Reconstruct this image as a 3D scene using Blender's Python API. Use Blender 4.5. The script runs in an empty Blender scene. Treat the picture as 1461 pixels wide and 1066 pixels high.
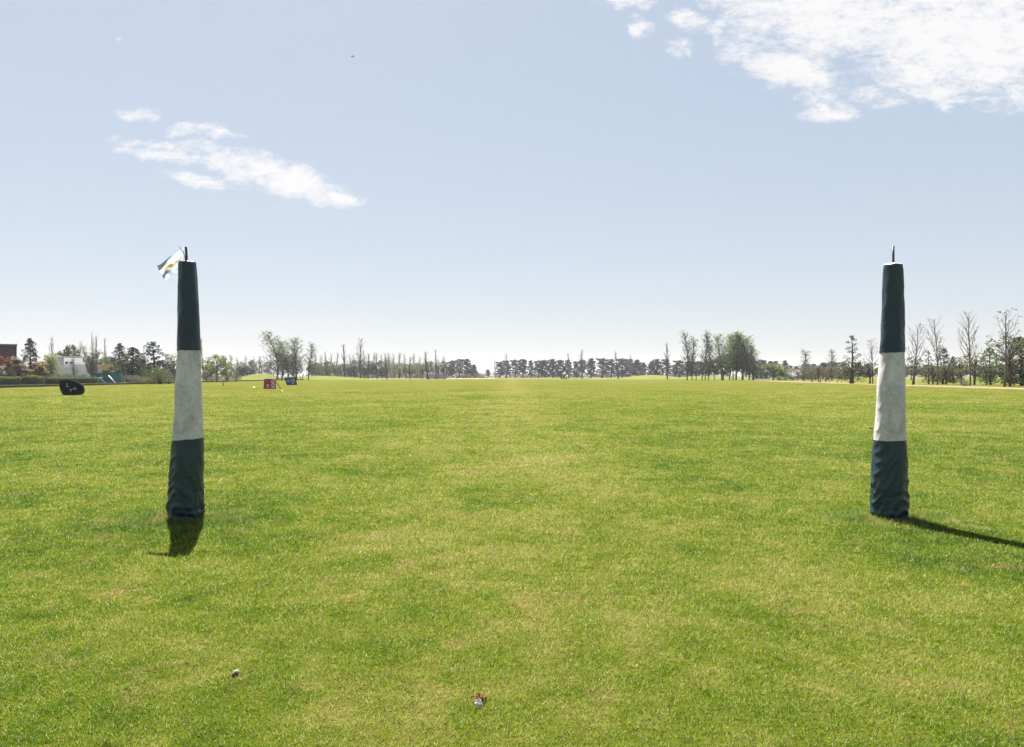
import bpy, math, random
import numpy as np
from mathutils import Vector, Matrix, noise as mnoise

# ------------------------------------------------------------------ basics
sc = bpy.context.scene
col = sc.collection
R = math.radians
F, CX, HY, CAMZ = 1043.0, 730.5, 536.0, 1.48      # lens in picture units, camera height
SUN_EL, SUN_AZ = 59.0, -22.0                      # azimuth from +Y, negative towards -X

def gx(px, Y): return (px - CX) * Y / F
def gz(py, Y): return CAMZ - (py - HY) * Y / F
def gY(py): return CAMZ * F / (py - HY)

def tag(o, label=None, cat=None, group=None, kind=None):
    if label: o['label'] = label
    if cat: o['category'] = cat
    if group: o['group'] = group
    if kind: o['kind'] = kind
    return o

def empty(name, loc=(0, 0, 0), rz=0.0):
    o = bpy.data.objects.new(name, None)
    o.location = loc
    o.rotation_euler = (0, 0, rz)
    o.empty_display_size = 0.3
    col.objects.link(o)
    return o

class MB:
    """collects shapes for one mesh object"""
    def __init__(s):
        s.v = []; s.f = []
    def quad(s, a, b, c, d):
        n = len(s.v); s.v += [tuple(a), tuple(b), tuple(c), tuple(d)]; s.f.append((n, n+1, n+2, n+3))
    def box(s, x0, x1, y0, y1, z0, z1):
        n = len(s.v)
        s.v += [(x0,y0,z0),(x1,y0,z0),(x1,y1,z0),(x0,y1,z0),(x0,y0,z1),(x1,y0,z1),(x1,y1,z1),(x0,y1,z1)]
        s.f += [tuple(n+i for i in q) for q in ((3,2,1,0),(4,5,6,7),(0,1,5,4),(1,2,6,5),(2,3,7,6),(3,0,4,7))]
    def tube(s, pts, rads, n=5, cap=True):
        base = len(s.v)
        pts = [Vector(p) for p in pts]
        m = len(pts)
        for i, p in enumerate(pts):
            t = (pts[min(i+1, m-1)] - pts[max(i-1, 0)])
            if t.length < 1e-9: t = Vector((0, 0, 1))
            t.normalize()
            a = t.cross(Vector((0.31, 0.95, 0.05)))
            if a.length < 1e-3: a = t.cross(Vector((1, 0, 0)))
            a.normalize(); b = t.cross(a)
            for k in range(n):
                th = 2*math.pi*k/n
                s.v.append(tuple(p + (a*math.cos(th) + b*math.sin(th))*rads[i]))
        for i in range(m-1):
            for k in range(n):
                k2 = (k+1) % n
                s.f.append((base+i*n+k, base+i*n+k2, base+(i+1)*n+k2, base+(i+1)*n+k))
        if cap:
            s.f.append(tuple(base+k for k in range(n))[::-1])
            s.f.append(tuple(base+(m-1)*n+k for k in range(n)))
    def leaves(s, rng, c, rad, n, size, shell=0.5, flat=0.0):
        for _ in range(n):
            d = Vector((rng.gauss(0,1), rng.gauss(0,1), rng.gauss(0,1)))
            if d.length < 1e-6: continue
            d.normalize()
            r = rng.random() ** (1/3) * (1-shell) + shell * (0.75 + 0.3*rng.random())
            p = Vector((c[0]+d.x*rad[0]*r, c[1]+d.y*rad[1]*r, c[2]+d.z*rad[2]*r))
            s.leaf(rng, p, size*(0.55 + 0.9*rng.random()), flat)
    def leaf(s, rng, p, z, flat=0.0):
        u = Vector((rng.gauss(0,1), rng.gauss(0,1), rng.gauss(0,1)*(1-flat))); u.normalize()
        w = u.cross(Vector((rng.gauss(0,1), rng.gauss(0,1), rng.gauss(0,1))))
        if w.length < 1e-4: return
        w.normalize()
        u *= z*0.5; w *= z*0.32
        s.quad(p-u*0.9-w*0.5, p-u*0.1-w, p+u, p+u*0.1+w)
    def poly(s, outline, y0, y1):
        """outline of (x,z) points pushed through from y0 to y1"""
        n = len(s.v); m = len(outline)
        s.v += [(x, y0, z) for x, z in outline] + [(x, y1, z) for x, z in outline]
        s.f.append(tuple(n+i for i in range(m)))
        s.f.append(tuple(n+m+i for i in range(m))[::-1])
        for i in range(m):
            j = (i+1) % m
            s.f.append((n+i, n+m+i, n+m+j, n+j))
    def lump(s, c, r, seed=0, nu=14, nv=8, amp=0.2, freq=1.6):
        base = len(s.v)
        for i in range(nv+1):
            ph = math.pi*i/nv
            for k in range(nu):
                th = 2*math.pi*k/nu
                d = Vector((math.sin(ph)*math.cos(th), math.sin(ph)*math.sin(th), math.cos(ph)))
                q = 1 + amp*mnoise.noise(d*freq + Vector((seed*3.1, seed*1.7, 0)))*1.6
                s.v.append((c[0]+d.x*r[0]*q, c[1]+d.y*r[1]*q, c[2]+d.z*r[2]*q))
        for i in range(nv):
            for k in range(nu):
                k2 = (k+1) % nu
                s.f.append((base+i*nu+k, base+(i+1)*nu+k, base+(i+1)*nu+k2, base+i*nu+k2))
    def build(s, name, mat, parent=None, smooth=False, color=None):
        me = bpy.data.meshes.new(name)
        me.from_pydata(s.v, [], s.f)
        me.update()
        if smooth: me.polygons.foreach_set('use_smooth', [True]*len(me.polygons))
        o = bpy.data.objects.new(name, me)
        if mat: me.materials.append(mat)
        if parent: o.parent = parent
        if color: o.color = (*color, 1)
        col.objects.link(o)
        return o

# ------------------------------------------------------------------ materials
def new_mat(name):
    m = bpy.data.materials.new(name); m.use_nodes = True
    nt = m.node_tree
    for n in list(nt.nodes): nt.nodes.remove(n)
    out = nt.nodes.new('ShaderNodeOutputMaterial')
    return m, nt, out

def N(nt, t, **kw):
    n = nt.nodes.new(t)
    for k, v in kw.items(): setattr(n, k, v)
    return n

def val(sock, v): sock.default_value = v

def math_node(nt, op, a, b=None, clamp=False):
    n = N(nt, 'ShaderNodeMath', operation=op, use_clamp=clamp)
    for i, x in enumerate((a, b)):
        if x is None: continue
        if isinstance(x, (int, float)): n.inputs[i].default_value = x
        else: nt.links.new(x, n.inputs[i])
    return n.outputs[0]

def mix_col(nt, fac, a, b, blend='MIX'):
    n = N(nt, 'ShaderNodeMix', data_type='RGBA', blend_type=blend)
    for sock, x in ((n.inputs[0], fac), (n.inputs[6], a), (n.inputs[7], b)):
        if isinstance(x, (int, float)): sock.default_value = x
        elif isinstance(x, (tuple, list)): sock.default_value = (*x, 1) if len(x) == 3 else x
        else: nt.links.new(x, sock)
    return n.outputs[2]

def ramp(nt, fac, stops):
    n = N(nt, 'ShaderNodeValToRGB')
    el = n.color_ramp.elements
    while len(el) < len(stops): el.new(0.5)
    for e, (p, c) in zip(el, stops):
        e.position = p; e.color = (*c, 1) if len(c) == 3 else c
    nt.links.new(fac, n.inputs[0])
    return n.outputs[0]

def noise_tex(nt, vec, scale, detail=4, rough=0.55, dist=0.0):
    n = N(nt, 'ShaderNodeTexNoise')
    n.inputs['Scale'].default_value = scale; n.inputs['Detail'].default_value = detail
    n.inputs['Roughness'].default_value = rough; n.inputs['Distortion'].default_value = dist
    if vec is not None: nt.links.new(vec, n.inputs['Vector'])
    return n.outputs['Fac']

def simple_mat(name, color, rough=0.6, var=0.25, scale=3.0, bump=0.0, metal=0.0, spec=0.5):
    m, nt, out = new_mat(name)
    tc = N(nt, 'ShaderNodeTexCoord')
    f = noise_tex(nt, tc.outputs['Object'], scale, 6, 0.6)
    c = mix_col(nt, f, tuple(x*(1-var) for x in color), tuple(min(1, x*(1+var)) for x in color))
    b = N(nt, 'ShaderNodeBsdfPrincipled')
    nt.links.new(c, b.inputs['Base Color'])
    b.inputs['Roughness'].default_value = rough
    b.inputs['Metallic'].default_value = metal
    b.inputs['Specular IOR Level'].default_value = spec
    if bump:
        bp = N(nt, 'ShaderNodeBump'); bp.inputs['Strength'].default_value = bump
        bp.inputs['Distance'].default_value = 0.02
        nt.links.new(noise_tex(nt, tc.outputs['Object'], scale*4, 6), bp.inputs['Height'])
        nt.links.new(bp.outputs[0], b.inputs['Normal'])
    nt.links.new(b.outputs[0], out.inputs[0])
    return m

def foliage_mat(name, trans=0.4):
    """leaf colour comes from the object's own colour, varied leaf by leaf"""
    m, nt, out = new_mat(name)
    oi = N(nt, 'ShaderNodeObjectInfo'); ge = N(nt, 'ShaderNodeNewGeometry')
    k = math_node(nt, 'MULTIPLY_ADD', ge.outputs['Random Per Island'], 0.9)
    k.node.inputs[2].default_value = 0.55
    c = mix_col(nt, 1.0, oi.outputs['Color'], k, 'MULTIPLY')
    hs = N(nt, 'ShaderNodeHueSaturation')
    h = math_node(nt, 'MULTIPLY_ADD', oi.outputs['Random'], 0.03); h.node.inputs[2].default_value = 0.485
    nt.links.new(h, hs.inputs['Hue']); nt.links.new(c, hs.inputs['Color'])
    d = N(nt, 'ShaderNodeBsdfDiffuse'); t = N(nt, 'ShaderNodeBsdfTranslucent')
    nt.links.new(hs.outputs[0], d.inputs[0]); nt.links.new(hs.outputs[0], t.inputs[0])
    mx = N(nt, 'ShaderNodeMixShader'); mx.inputs[0].default_value = trans
    nt.links.new(d.outputs[0], mx.inputs[1]); nt.links.new(t.outputs[0], mx.inputs[2])
    nt.links.new(mx.outputs[0], out.inputs[0])
    return m

def bark_mat():
    m, nt, out = new_mat('bark')
    oi = N(nt, 'ShaderNodeObjectInfo'); tc = N(nt, 'ShaderNodeTexCoord')
    f = noise_tex(nt, tc.outputs['Object'], 6.0, 5)
    k = math_node(nt, 'MULTIPLY_ADD', f, 1.0); k.node.inputs[2].default_value = 0.5
    c = mix_col(nt, 1.0, oi.outputs['Color'], k, 'MULTIPLY')
    d = N(nt, 'ShaderNodeBsdfDiffuse'); nt.links.new(c, d.inputs[0])
    nt.links.new(d.outputs[0], out.inputs[0])
    return m

LEAF = foliage_mat('leaf', 0.45)
NEEDLE = foliage_mat('needle', 0.15)
BARK = bark_mat()

# turf colour shared by the ground sheet and the blades: patches fixed to the place
POSTS = ((gx(265.5, 7.52), 7.52), (gx(1269.5, 7.56), 7.56))

def turf_group():
    g = bpy.data.node_groups.new('turf_colour', 'ShaderNodeTree')
    g.interface.new_socket('Color', in_out='OUTPUT', socket_type='NodeSocketColor')
    out = g.nodes.new('NodeGroupOutput')
    geo = N(g, 'ShaderNodeNewGeometry'); P = geo.outputs['Position']
    big = noise_tex(g, P, 0.11, 5, 0.6, 0.4)
    mid = noise_tex(g, P, 0.62, 5, 0.62, 0.5)
    fine = noise_tex(g, P, 3.6, 5, 0.65)
    s = math_node(g, 'ADD', math_node(g, 'MULTIPLY', big, 0.44), math_node(g, 'MULTIPLY', mid, 0.66))
    s = math_node(g, 'ADD', s, math_node(g, 'MULTIPLY', fine, 0.54))
    s = math_node(g, 'SUBTRACT', s, 0.252)          # about 0.57 in the mean
    # paler, yellower with distance: the look of a grazing view put into the colour
    sep = N(g, 'ShaderNodeSeparateXYZ'); g.links.new(P, sep.inputs[0])
    straw_tone = N(g, 'ShaderNodeMapRange'); straw_tone.interpolation_type = 'SMOOTHSTEP'
    for i, v in enumerate((6.0, 70.0, 0.0, 0.085)): straw_tone.inputs[1+i].default_value = v
    g.links.new(sep.outputs['Y'], straw_tone.inputs[0])
    s = math_node(g, 'ADD', s, straw_tone.outputs[0])
    # worn paler lane through the goal mouth
    lx = math_node(g, 'SUBTRACT', sep.outputs['X'], 0.1)
    wear = N(g, 'ShaderNodeMapRange'); wear.interpolation_type = 'SMOOTHSTEP'
    for i, v in enumerate((0.3, 3.4, 0.050, -0.022)): wear.inputs[1+i].default_value = v
    g.links.new(math_node(g, 'ABSOLUTE', math_node(g, 'ADD', lx, math_node(g, 'MULTIPLY', math_node(g, 'SUBTRACT', big, 0.5), 4.0))), wear.inputs[0])
    s = math_node(g, 'ADD', s, wear.outputs[0])
    # lusher, longer grass where the mower goes round the two posts
    for (x, y) in POSTS:
        v = N(g, 'ShaderNodeVectorMath', operation='DISTANCE')
        g.links.new(P, v.inputs[0]); v.inputs[1].default_value = (x, y - 0.1, 0)
        mr = N(g, 'ShaderNodeMapRange'); mr.interpolation_type = 'SMOOTHSTEP'
        for i, q in enumerate((0.2, 1.5, 0.115, 0.0)): mr.inputs[1+i].default_value = q
        g.links.new(v.outputs['Value'], mr.inputs[0])
        s = math_node(g, 'SUBTRACT', s, mr.outputs[0])
    c = ramp(g, s, [(0.38, (0.042, 0.074, 0.009)), (0.49, (0.078, 0.106, 0.012)), (0.58, (0.112, 0.130, 0.020)),
                    (0.68, (0.158, 0.152, 0.042)), (0.80, (0.215, 0.180, 0.085))])
    bn = noise_tex(g, P, 1.7, 6, 0.7, 0.8)
    bm = N(g, 'ShaderNodeMapRange'); bm.interpolation_type = 'SMOOTHSTEP'
    for i, v in enumerate((0.535, 0.70, 0.0, 0.7)): bm.inputs[1+i].default_value = v
    g.links.new(bn, bm.inputs[0])
    fl = N(g, 'ShaderNodeMapRange'); fl.interpolation_type = 'SMOOTHSTEP'
    for i, v in enumerate((0.66, 0.72, 1.0, 0.5)): fl.inputs[1+i].default_value = v
    g.links.new(noise_tex(g, P, 2.9, 4, 0.6, 1.2), fl.inputs[0])
    c = mix_col(g, 1.0, c, fl.outputs[0], 'MULTIPLY')
    c = mix_col(g, bm.outputs[0], c, (0.225, 0.155, 0.080))
    g.links.new(c, out.inputs[0])
    return g
TURF = turf_group()

def ground_mat(name='turf', tint=(1, 1, 1), mixf=0.0, mixc=(0.3, 0.25, 0.12)):
    m, nt, out = new_mat(name)
    gr = N(nt, 'ShaderNodeGroup'); gr.node_tree = TURF
    geo = N(nt, 'ShaderNodeNewGeometry'); P = geo.outputs['Position']
    sp = noise_tex(nt, P, 42.0, 4, 0.7)
    sp2 = noise_tex(nt, P, 11.0, 4, 0.7)
    k = math_node(nt, 'MULTIPLY_ADD', sp, 1.0); k.node.inputs[2].default_value = 0.48
    k2 = math_node(nt, 'MULTIPLY_ADD', sp2, 1.0); k2.node.inputs[2].default_value = 0.40
    c = mix_col(nt, 1.0, gr.outputs[0], math_node(nt, 'MULTIPLY', k, k2), 'MULTIPLY')
    c = mix_col(nt, 1.0, c, (tint[0]*0.555, tint[1]*0.58, tint[2]*0.43), 'MULTIPLY')
    if mixf:
        big = noise_tex(nt, P, 0.035, 5, 0.65)
        c = mix_col(nt, math_node(nt, 'MULTIPLY', big, mixf*2, True), c, mixc)
    d = N(nt, 'ShaderNodeBsdfDiffuse')
    nt.links.new(c, d.inputs[0])
    bp = N(nt, 'ShaderNodeBump'); bp.inputs['Strength'].default_value = 0.9; bp.inputs['Distance'].default_value = 0.03
    h = math_node(nt, 'ADD', sp, math_node(nt, 'MULTIPLY', sp2, 1.5))
    nt.links.new(h, bp.inputs['Height']); nt.links.new(bp.outputs[0], d.inputs['Normal'])
    nt.links.new(d.outputs[0], out.inputs[0])
    return m

def blade_mat():
    m, nt, out = new_mat('grass_blade')
    gr = N(nt, 'ShaderNodeGroup'); gr.node_tree = TURF
    ge = N(nt, 'ShaderNodeNewGeometry'); rnd = ge.outputs['Random Per Island']
    k = math_node(nt, 'MULTIPLY_ADD', rnd, 1.10); k.node.inputs[2].default_value = 0.57
    c = mix_col(nt, 1.0, gr.outputs[0], k, 'MULTIPLY')
    wn = N(nt, 'ShaderNodeTexWhiteNoise', noise_dimensions='1D'); nt.links.new(rnd, wn.inputs['W'])
    straw_tone = math_node(nt, 'GREATER_THAN', wn.outputs['Value'], 0.86)
    c = mix_col(nt, 1.0, c, (1.25, 1.46, 1.02), 'MULTIPLY')
    c = mix_col(nt, math_node(nt, 'MULTIPLY', straw_tone, 0.8), c, (0.39, 0.335, 0.17))
    d = N(nt, 'ShaderNodeBsdfPrincipled'); d.inputs['Roughness'].default_value = 0.5
    d.inputs['Specular IOR Level'].default_value = 0.12
    t = N(nt, 'ShaderNodeBsdfTranslucent')
    nt.links.new(c, d.inputs['Base Color']); nt.links.new(c, t.inputs[0])
    mx = N(nt, 'ShaderNodeMixShader'); mx.inputs[0].default_value = 0.42
    nt.links.new(d.outputs[0], mx.inputs[1]); nt.links.new(t.outputs[0], mx.inputs[2])
    nt.links.new(mx.outputs[0], out.inputs[0])
    return m

# ------------------------------------------------------------------ camera, sky, sun, air
cam_d = bpy.data.cameras.new('camera')
cam_d.sensor_width = 36.0; cam_d.lens = 36.0*F/1461.0
cam_d.clip_start = 0.05; cam_d.clip_end = 20000
cam = bpy.data.objects.new('camera', cam_d); col.objects.link(cam)
cam.location = (0, 0, CAMZ)
cam.rotation_euler = (math.pi/2 + math.atan((HY-533.0)/F), 0, 0)
sc.camera = cam

SKY_STRENGTH, SUN_STRENGTH, EXPOSURE, CLOUD = 0.075, 5.0, 2.25, 0.205
w = bpy.data.worlds.new('World'); sc.world = w; w.use_nodes = True
nt = w.node_tree
for n in list(nt.nodes): nt.nodes.remove(n)
wout = N(nt, 'ShaderNodeOutputWorld')
sky = N(nt, 'ShaderNodeTexSky', sky_type='NISHITA')
sky.sun_disc = False; sky.sun_elevation = R(SUN_EL); sky.sun_rotation = R(SUN_AZ)
sky.altitude = 0; sky.air_density = 1.0; sky.dust_density = 0.6; sky.ozone_density = 1.0
bg = N(nt, 'ShaderNodeBackground'); bg.inputs[1].default_value = SKY_STRENGTH
gam = N(nt, 'ShaderNodeGamma'); gam.inputs[1].default_value = 0.245; nt.links.new(sky.outputs[0], gam.inputs[0])
hsv = N(nt, 'ShaderNodeHueSaturation'); hsv.inputs['Saturation'].default_value = 1.50
nt.links.new(mix_col(nt, 1.0, gam.outputs[0], (1.36, 1.37, 1.40), 'MULTIPLY'), hsv.inputs['Color']); nt.links.new(hsv.outputs[0], bg.inputs[0])
# clouds: a layer high over the field, found by direction
tc = N(nt, 'ShaderNodeTexCoord'); D = tc.outputs['Generated']
sep = N(nt, 'ShaderNodeSeparateXYZ'); nt.links.new(D, sep.inputs[0])
yy = math_node(nt, 'MAXIMUM', sep.outputs['Y'], 0.02)
ca = math_node(nt, 'DIVIDE', sep.outputs['X'], yy)
cb = math_node(nt, 'DIVIDE', sep.outputs['Z'], yy)
comb = N(nt, 'ShaderNodeCombineXYZ'); nt.links.new(ca, comb.inputs[0]); nt.links.new(cb, comb.inputs[1])
T0 = comb.outputs[0]
wn = N(nt, 'ShaderNodeTexNoise'); wn.inputs['Scale'].default_value = 22; wn.inputs['Detail'].default_value = 5
wn.inputs['Roughness'].default_value = 0.6
nt.links.new(T0, wn.inputs['Vector'])
wv = N(nt, 'ShaderNodeVectorMath', operation='SUBTRACT'); nt.links.new(wn.outputs['Color'], wv.inputs[0]); wv.inputs[1].default_value = (0.5, 0.5, 0.5)
ws = N(nt, 'ShaderNodeVectorMath', operation='MULTIPLY'); nt.links.new(wv.outputs[0], ws.inputs[0]); ws.inputs[1].default_value = (0.075, 0.032, 0)
wa = N(nt, 'ShaderNodeVectorMath', operation='ADD'); nt.links.new(T0, wa.inputs[0]); nt.links.new(ws.outputs[0], wa.inputs[1])
T = wa.outputs[0]

def cloud_spot(px, py, rx, ry, slope, gain):
    """a patch of cloud: middle, half-sizes (picture units of direction), tilt"""
    mp = N(nt, 'ShaderNodeMapping', vector_type='TEXTURE')
    mp.inputs['Location'].default_value = ((px-CX)/F, (HY-py)/F, 0)
    mp.inputs['Rotation'].default_value = (0, 0, -math.atan(slope))
    mp.inputs['Scale'].default_value = (rx/F, ry/F, 1)
    nt.links.new(T, mp.inputs['Vector'])
    ln = N(nt, 'ShaderNodeVectorMath', operation='LENGTH'); nt.links.new(mp.outputs[0], ln.inputs[0])
    mr = N(nt, 'ShaderNodeMapRange'); mr.interpolation_type = 'SMOOTHSTEP'
    for i, v in enumerate((0.15, 1.25, gain, 0.0)): mr.inputs[1+i].default_value = v
    nt.links.new(ln.outputs['Value'], mr.inputs[0])
    return mr.outputs[0]
spots = [(400,254,130,32,0.30,1.05),(345,232,75,20,0.12,0.75),(475,278,56,14,0.25,1.0),(295,258,85,12,0.13,0.75),
         (232,223,85,14,0.13,0.85),(175,200,42,11,0.08,0.7),(195,163,38,13,0.02,0.8),(258,186,34,15,0.0,0.7),
         (303,187,34,15,0.05,0.7),(335,190,22,11,0.1,0.55),(225,205,70,11,0.1,0.5),(280,208,70,16,0.1,0.5),(170,56,14,8,0,0.3),
         (400,297,14,3,0,0.4),
         (1180,20,220,80,0.15,1.0),(1400,50,260,115,0.08,1.1),(1310,125,130,36,0.05,0.7),(1125,95,125,44,0.38,0.95),
         (1190,160,52,17,0.0,0.8),(914,38,26,19,0.2,0.8),(895,3,50,14,0,0.8),(985,24,48,18,0.05,0.75),
         (970,70,36,17,0.2,0.65),(1030,0,60,18,0,0.7),(1270,145,60,19,0,0.6),(1250,25,330,70,0.0,0.65),(1440,125,70,28,0.3,0.7)]
acc = None
for sp in spots:
    o = cloud_spot(*sp)
    acc = o if acc is None else math_node(nt, 'MAXIMUM', acc, o)
mp = N(nt, 'ShaderNodeMapping'); mp.inputs['Scale'].default_value = (1.0, 2.1, 1); mp.inputs['Rotation'].default_value = (0, 0, 0.25)
nt.links.new(T0, mp.inputs['Vector'])
n1 = noise_tex(nt, mp.outputs[0], 15.0, 10, 0.68, 0.5)
n2 = noise_tex(nt, mp.outputs[0], 55.0, 8, 0.7, 0.4)
nn = math_node(nt, 'ADD', math_node(nt, 'MULTIPLY', n1, 1.25), math_node(nt, 'MULTIPLY', n2, 0.8))
dens = math_node(nt, 'ADD', acc, math_node(nt, 'MULTIPLY', math_node(nt, 'SUBTRACT', nn, 1.02), 2.1))
dens = math_node(nt, 'MULTIPLY', dens, math_node(nt, 'MULTIPLY', acc, 4.0, True))
cm = N(nt, 'ShaderNodeMapRange'); cm.interpolation_type = 'SMOOTHSTEP'
for i, v in enumerate((0.08, 1.15, 0.0, 0.96)): cm.inputs[1+i].default_value = v
nt.links.new(dens, cm.inputs[0])
up = math_node(nt, 'GREATER_THAN', sep.outputs['Y'], 0.05)
cmask = math_node(nt, 'MULTIPLY', cm.outputs[0], up)
cbg = N(nt, 'ShaderNodeBackground'); cbg.inputs[0].default_value = (1.0, 0.985, 0.985, 1); cbg.inputs[1].default_value = CLOUD
mx = N(nt, 'ShaderNodeMixShader'); nt.links.new(cmask, mx.inputs[0])
nt.links.new(bg.outputs[0], mx.inputs[1]); nt.links.new(cbg.outputs[0], mx.inputs[2])
nt.links.new(mx.outputs[0], wout.inputs[0])

sun_d = bpy.data.lights.new('sun', 'SUN'); sun_d.energy = SUN_STRENGTH; sun_d.angle = R(0.5); sun_d.color = (1.0, 0.955, 0.88)
sun = bpy.data.objects.new('sun', sun_d); col.objects.link(sun)
sdir = Vector((math.sin(R(SUN_AZ))*math.cos(R(SUN_EL)), math.cos(R(SUN_AZ))*math.cos(R(SUN_EL)), math.sin(R(SUN_EL))))
sun.rotation_euler = sdir.to_track_quat('Z', 'Y').to_euler()
sun.location = (0, 0, 50)

vs = sc.view_settings
vs.view_transform = 'Standard'; vs.look = 'None'; vs.gamma = 1; vs.exposure = EXPOSURE; vs.use_curve_mapping = False
cy = sc.cycles
cy.max_bounces = 6; cy.diffuse_bounces = 3; cy.glossy_bounces = 2; cy.transmission_bounces = 3; cy.volume_bounces = 1
cy.use_denoising = True; cy.denoiser = 'OPENIMAGEDENOISE'; cy.denoising_input_passes = 'RGB_ALBEDO_NORMAL'
cy.sample_clamp_indirect = 4.0
cy.caustics_reflective = False; cy.caustics_refractive = False

HAZE = 0.00012
mh, hnt, hout = new_mat('haze_air')
pv = N(hnt, 'ShaderNodeVolumePrincipled'); pv.inputs['Color'].default_value = (0.82, 0.835, 1.0, 1)
pv.inputs['Density'].default_value = HAZE; pv.inputs['Anisotropy'].default_value = 0.35
hnt.links.new(pv.outputs[0], hout.inputs['Volume'])
hb = MB(); hb.box(-2700, 2700, -2700, 2700, -1.0, 33.0)
tag(hb.build('haze', mh), 'thin pale summer haze over the whole field', 'haze', kind='stuff')

# ------------------------------------------------------------------ ground
def grid_sheet(name, xs, ys, z, mat):
    b = MB()
    for y in ys:
        for x in xs: b.v.append((x, y, z))
    nx = len(xs)
    for j in range(len(ys)-1):
        for i in range(nx-1):
            b.f.append((j*nx+i, j*nx+i+1, (j+1)*nx+i+1, (j+1)*nx+i))
    return tag(b.build(name, mat), kind='structure')
gs = [-2650, -1400, -700, -350, -180, -90, -45, -22, -10, 0, 10, 22, 45, 90, 180, 350, 700, 1400, 2650]
grid_sheet('ground', gs, gs, -0.004, ground_mat('rough_turf', (0.9, 0.9, 0.9), 0.5, (0.13, 0.115, 0.05)))

# edges of the pitch
def left_edge(Y): return -61.6 - 0.0797*(Y-88)
def right_edge(Y): return 54.0 + 0.1078*(Y-77)
FIELD_END = 292.0
fm = ground_mat('pitch_turf')
b = MB()
ys = [-30, -12, -4, 0, 2, 4, 7, 11, 16, 24, 36, 54, 80, 120, 180, 240, FIELD_END]
for y in ys:
    l, r = left_edge(y), right_edge(y)
    for k in range(13): b.v.append((l+(r-l)*k/12, y, 0.0))
for j in range(len(ys)-1):
    for i in range(12): b.f.append((j*13+i, j*13+i+1, (j+1)*13+i+1, (j+1)*13+i))
tag(b.build('field', fm), kind='structure')

def strip(name, pts, mat, z):
    """pts: (Y, x0, x1)"""
    b = MB()
    for (y, x0, x1) in pts: b.v += [(x0, y, z), (x1, y, z)]
    for j in range(len(pts)-1): b.f.append((2*j, 2*j+1, 2*j+3, 2*j+2))
    return tag(b.build(name, mat), kind='structure')
m_path = simple_mat('pale_gravel', (0.24, 0.22, 0.16), 0.9, 0.25, 0.8)
m_soil = simple_mat('red_brown_soil', (0.115, 0.060, 0.028), 0.95, 0.45, 0.5)
m_sand = simple_mat('pale_sand', (0.165, 0.112, 0.064), 0.95, 0.2, 0.6)
rng = random.Random(4)
Ys = list(range(60, 300, 8))
strip('path', [(y, left_edge(y)-4.2+rng.uniform(-.3,.3), left_edge(y)-0.35) for y in Ys], m_path, 0.004)
strip('soil_strip', [(y, right_edge(y)+rng.uniform(-.5,.5), right_edge(y)+6.5+rng.uniform(-.6,.6)) for y in range(50, 215, 5)], m_soil, 0.006)
strip('sand_track', [(y, right_edge(y)+2.6+rng.uniform(-.4,.4), right_edge(y)+4.0+rng.uniform(-.5,.5)) for y in range(50, 260, 5)], m_sand, 0.010)
strip('verge', [(y, right_edge(y)+6.2+rng.uniform(-.5,.5), right_edge(y)+75) for y in range(50, 260, 7)], ground_mat('bright_turf', (0.80, 0.90, 0.8), 0.3, (0.14, 0.14, 0.04)), 0.002)

def hill(name, px, Y, rx, ry, h, mat, py=None, seed=1, power=1.0):
    b = MB(); n = 26; m = 9
    cx = gx(px, Y)
    b.v.append((cx, Y, h))
    for i in range(1, m+1):
        t = i/m
        for k in range(n):
            th = 2*math.pi*k/n
            q = 1+0.16*mnoise.noise(Vector((math.cos(th)*1.3, math.sin(th)*1.3, seed*2.3)))
            z = h*(0.5+0.5*math.cos(math.pi*t)) if i < m else -0.03
            b.v.append((cx+rx*t*q*math.cos(th), Y+ry*t*q*math.sin(th), z))
    for k in range(n): b.f.append((0, 1+k, 1+(k+1) % n))
    for i in range(m-1):
        for k in range(n):
            k2 = (k+1) % n
            b.f.append((1+i*n+k, 1+(i+1)*n+k, 1+(i+1)*n+k2, 1+i*n+k2))
    return tag(b.build(name, mat, smooth=True), kind='structure')
m_green = ground_mat('golf_turf', (0.80, 0.92, 0.9), 0.3, (0.20, 0.20, 0.06))
hill('hill', 372, 250, 11, 9, 2.15, m_green, seed=1)
hill('hill', 455, 275, 26, 9, 1.35, m_green, seed=2)
hill('hill', 930, 335, 22, 12, 1.75, m_green, seed=3)
hill('hill', 1010, 345, 26, 12, 1.4, m_green, seed=5)
hill('hill', 1225, 165, 8, 7, 1.25, m_green, seed=4)
hill('hill', 1400, 190, 26, 10, 0.9, m_green, seed=6)
def patch(name, px, Y, rx, ry, mat, seed, z=0.008):
    b = MB(); n = 22
    for k in range(n):
        th = 2*math.pi*k/n
        q = 1+0.35*mnoise.noise(Vector((math.cos(th)*1.6, math.sin(th)*1.6, seed*3.7)))
        b.v.append((gx(px, Y)+rx*q*math.cos(th), Y+ry*q*math.sin(th), z))
    b.f.append(tuple(range(n)))
    return tag(b.build(name, mat), kind='structure')
patch('sand_bunker', 905, 316, 9, 6, m_sand, 1)
patch('sand_bunker', 875, 340, 12, 16, m_sand, 2)
patch('sand_bunker', 560, 345, 24, 22, m_sand, 3)
patch('bare_soil', 655, 360, 18, 22, simple_mat('pinkish_soil', (0.22, 0.16, 0.11), 0.95, 0.3, 0.3), 4)

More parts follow.
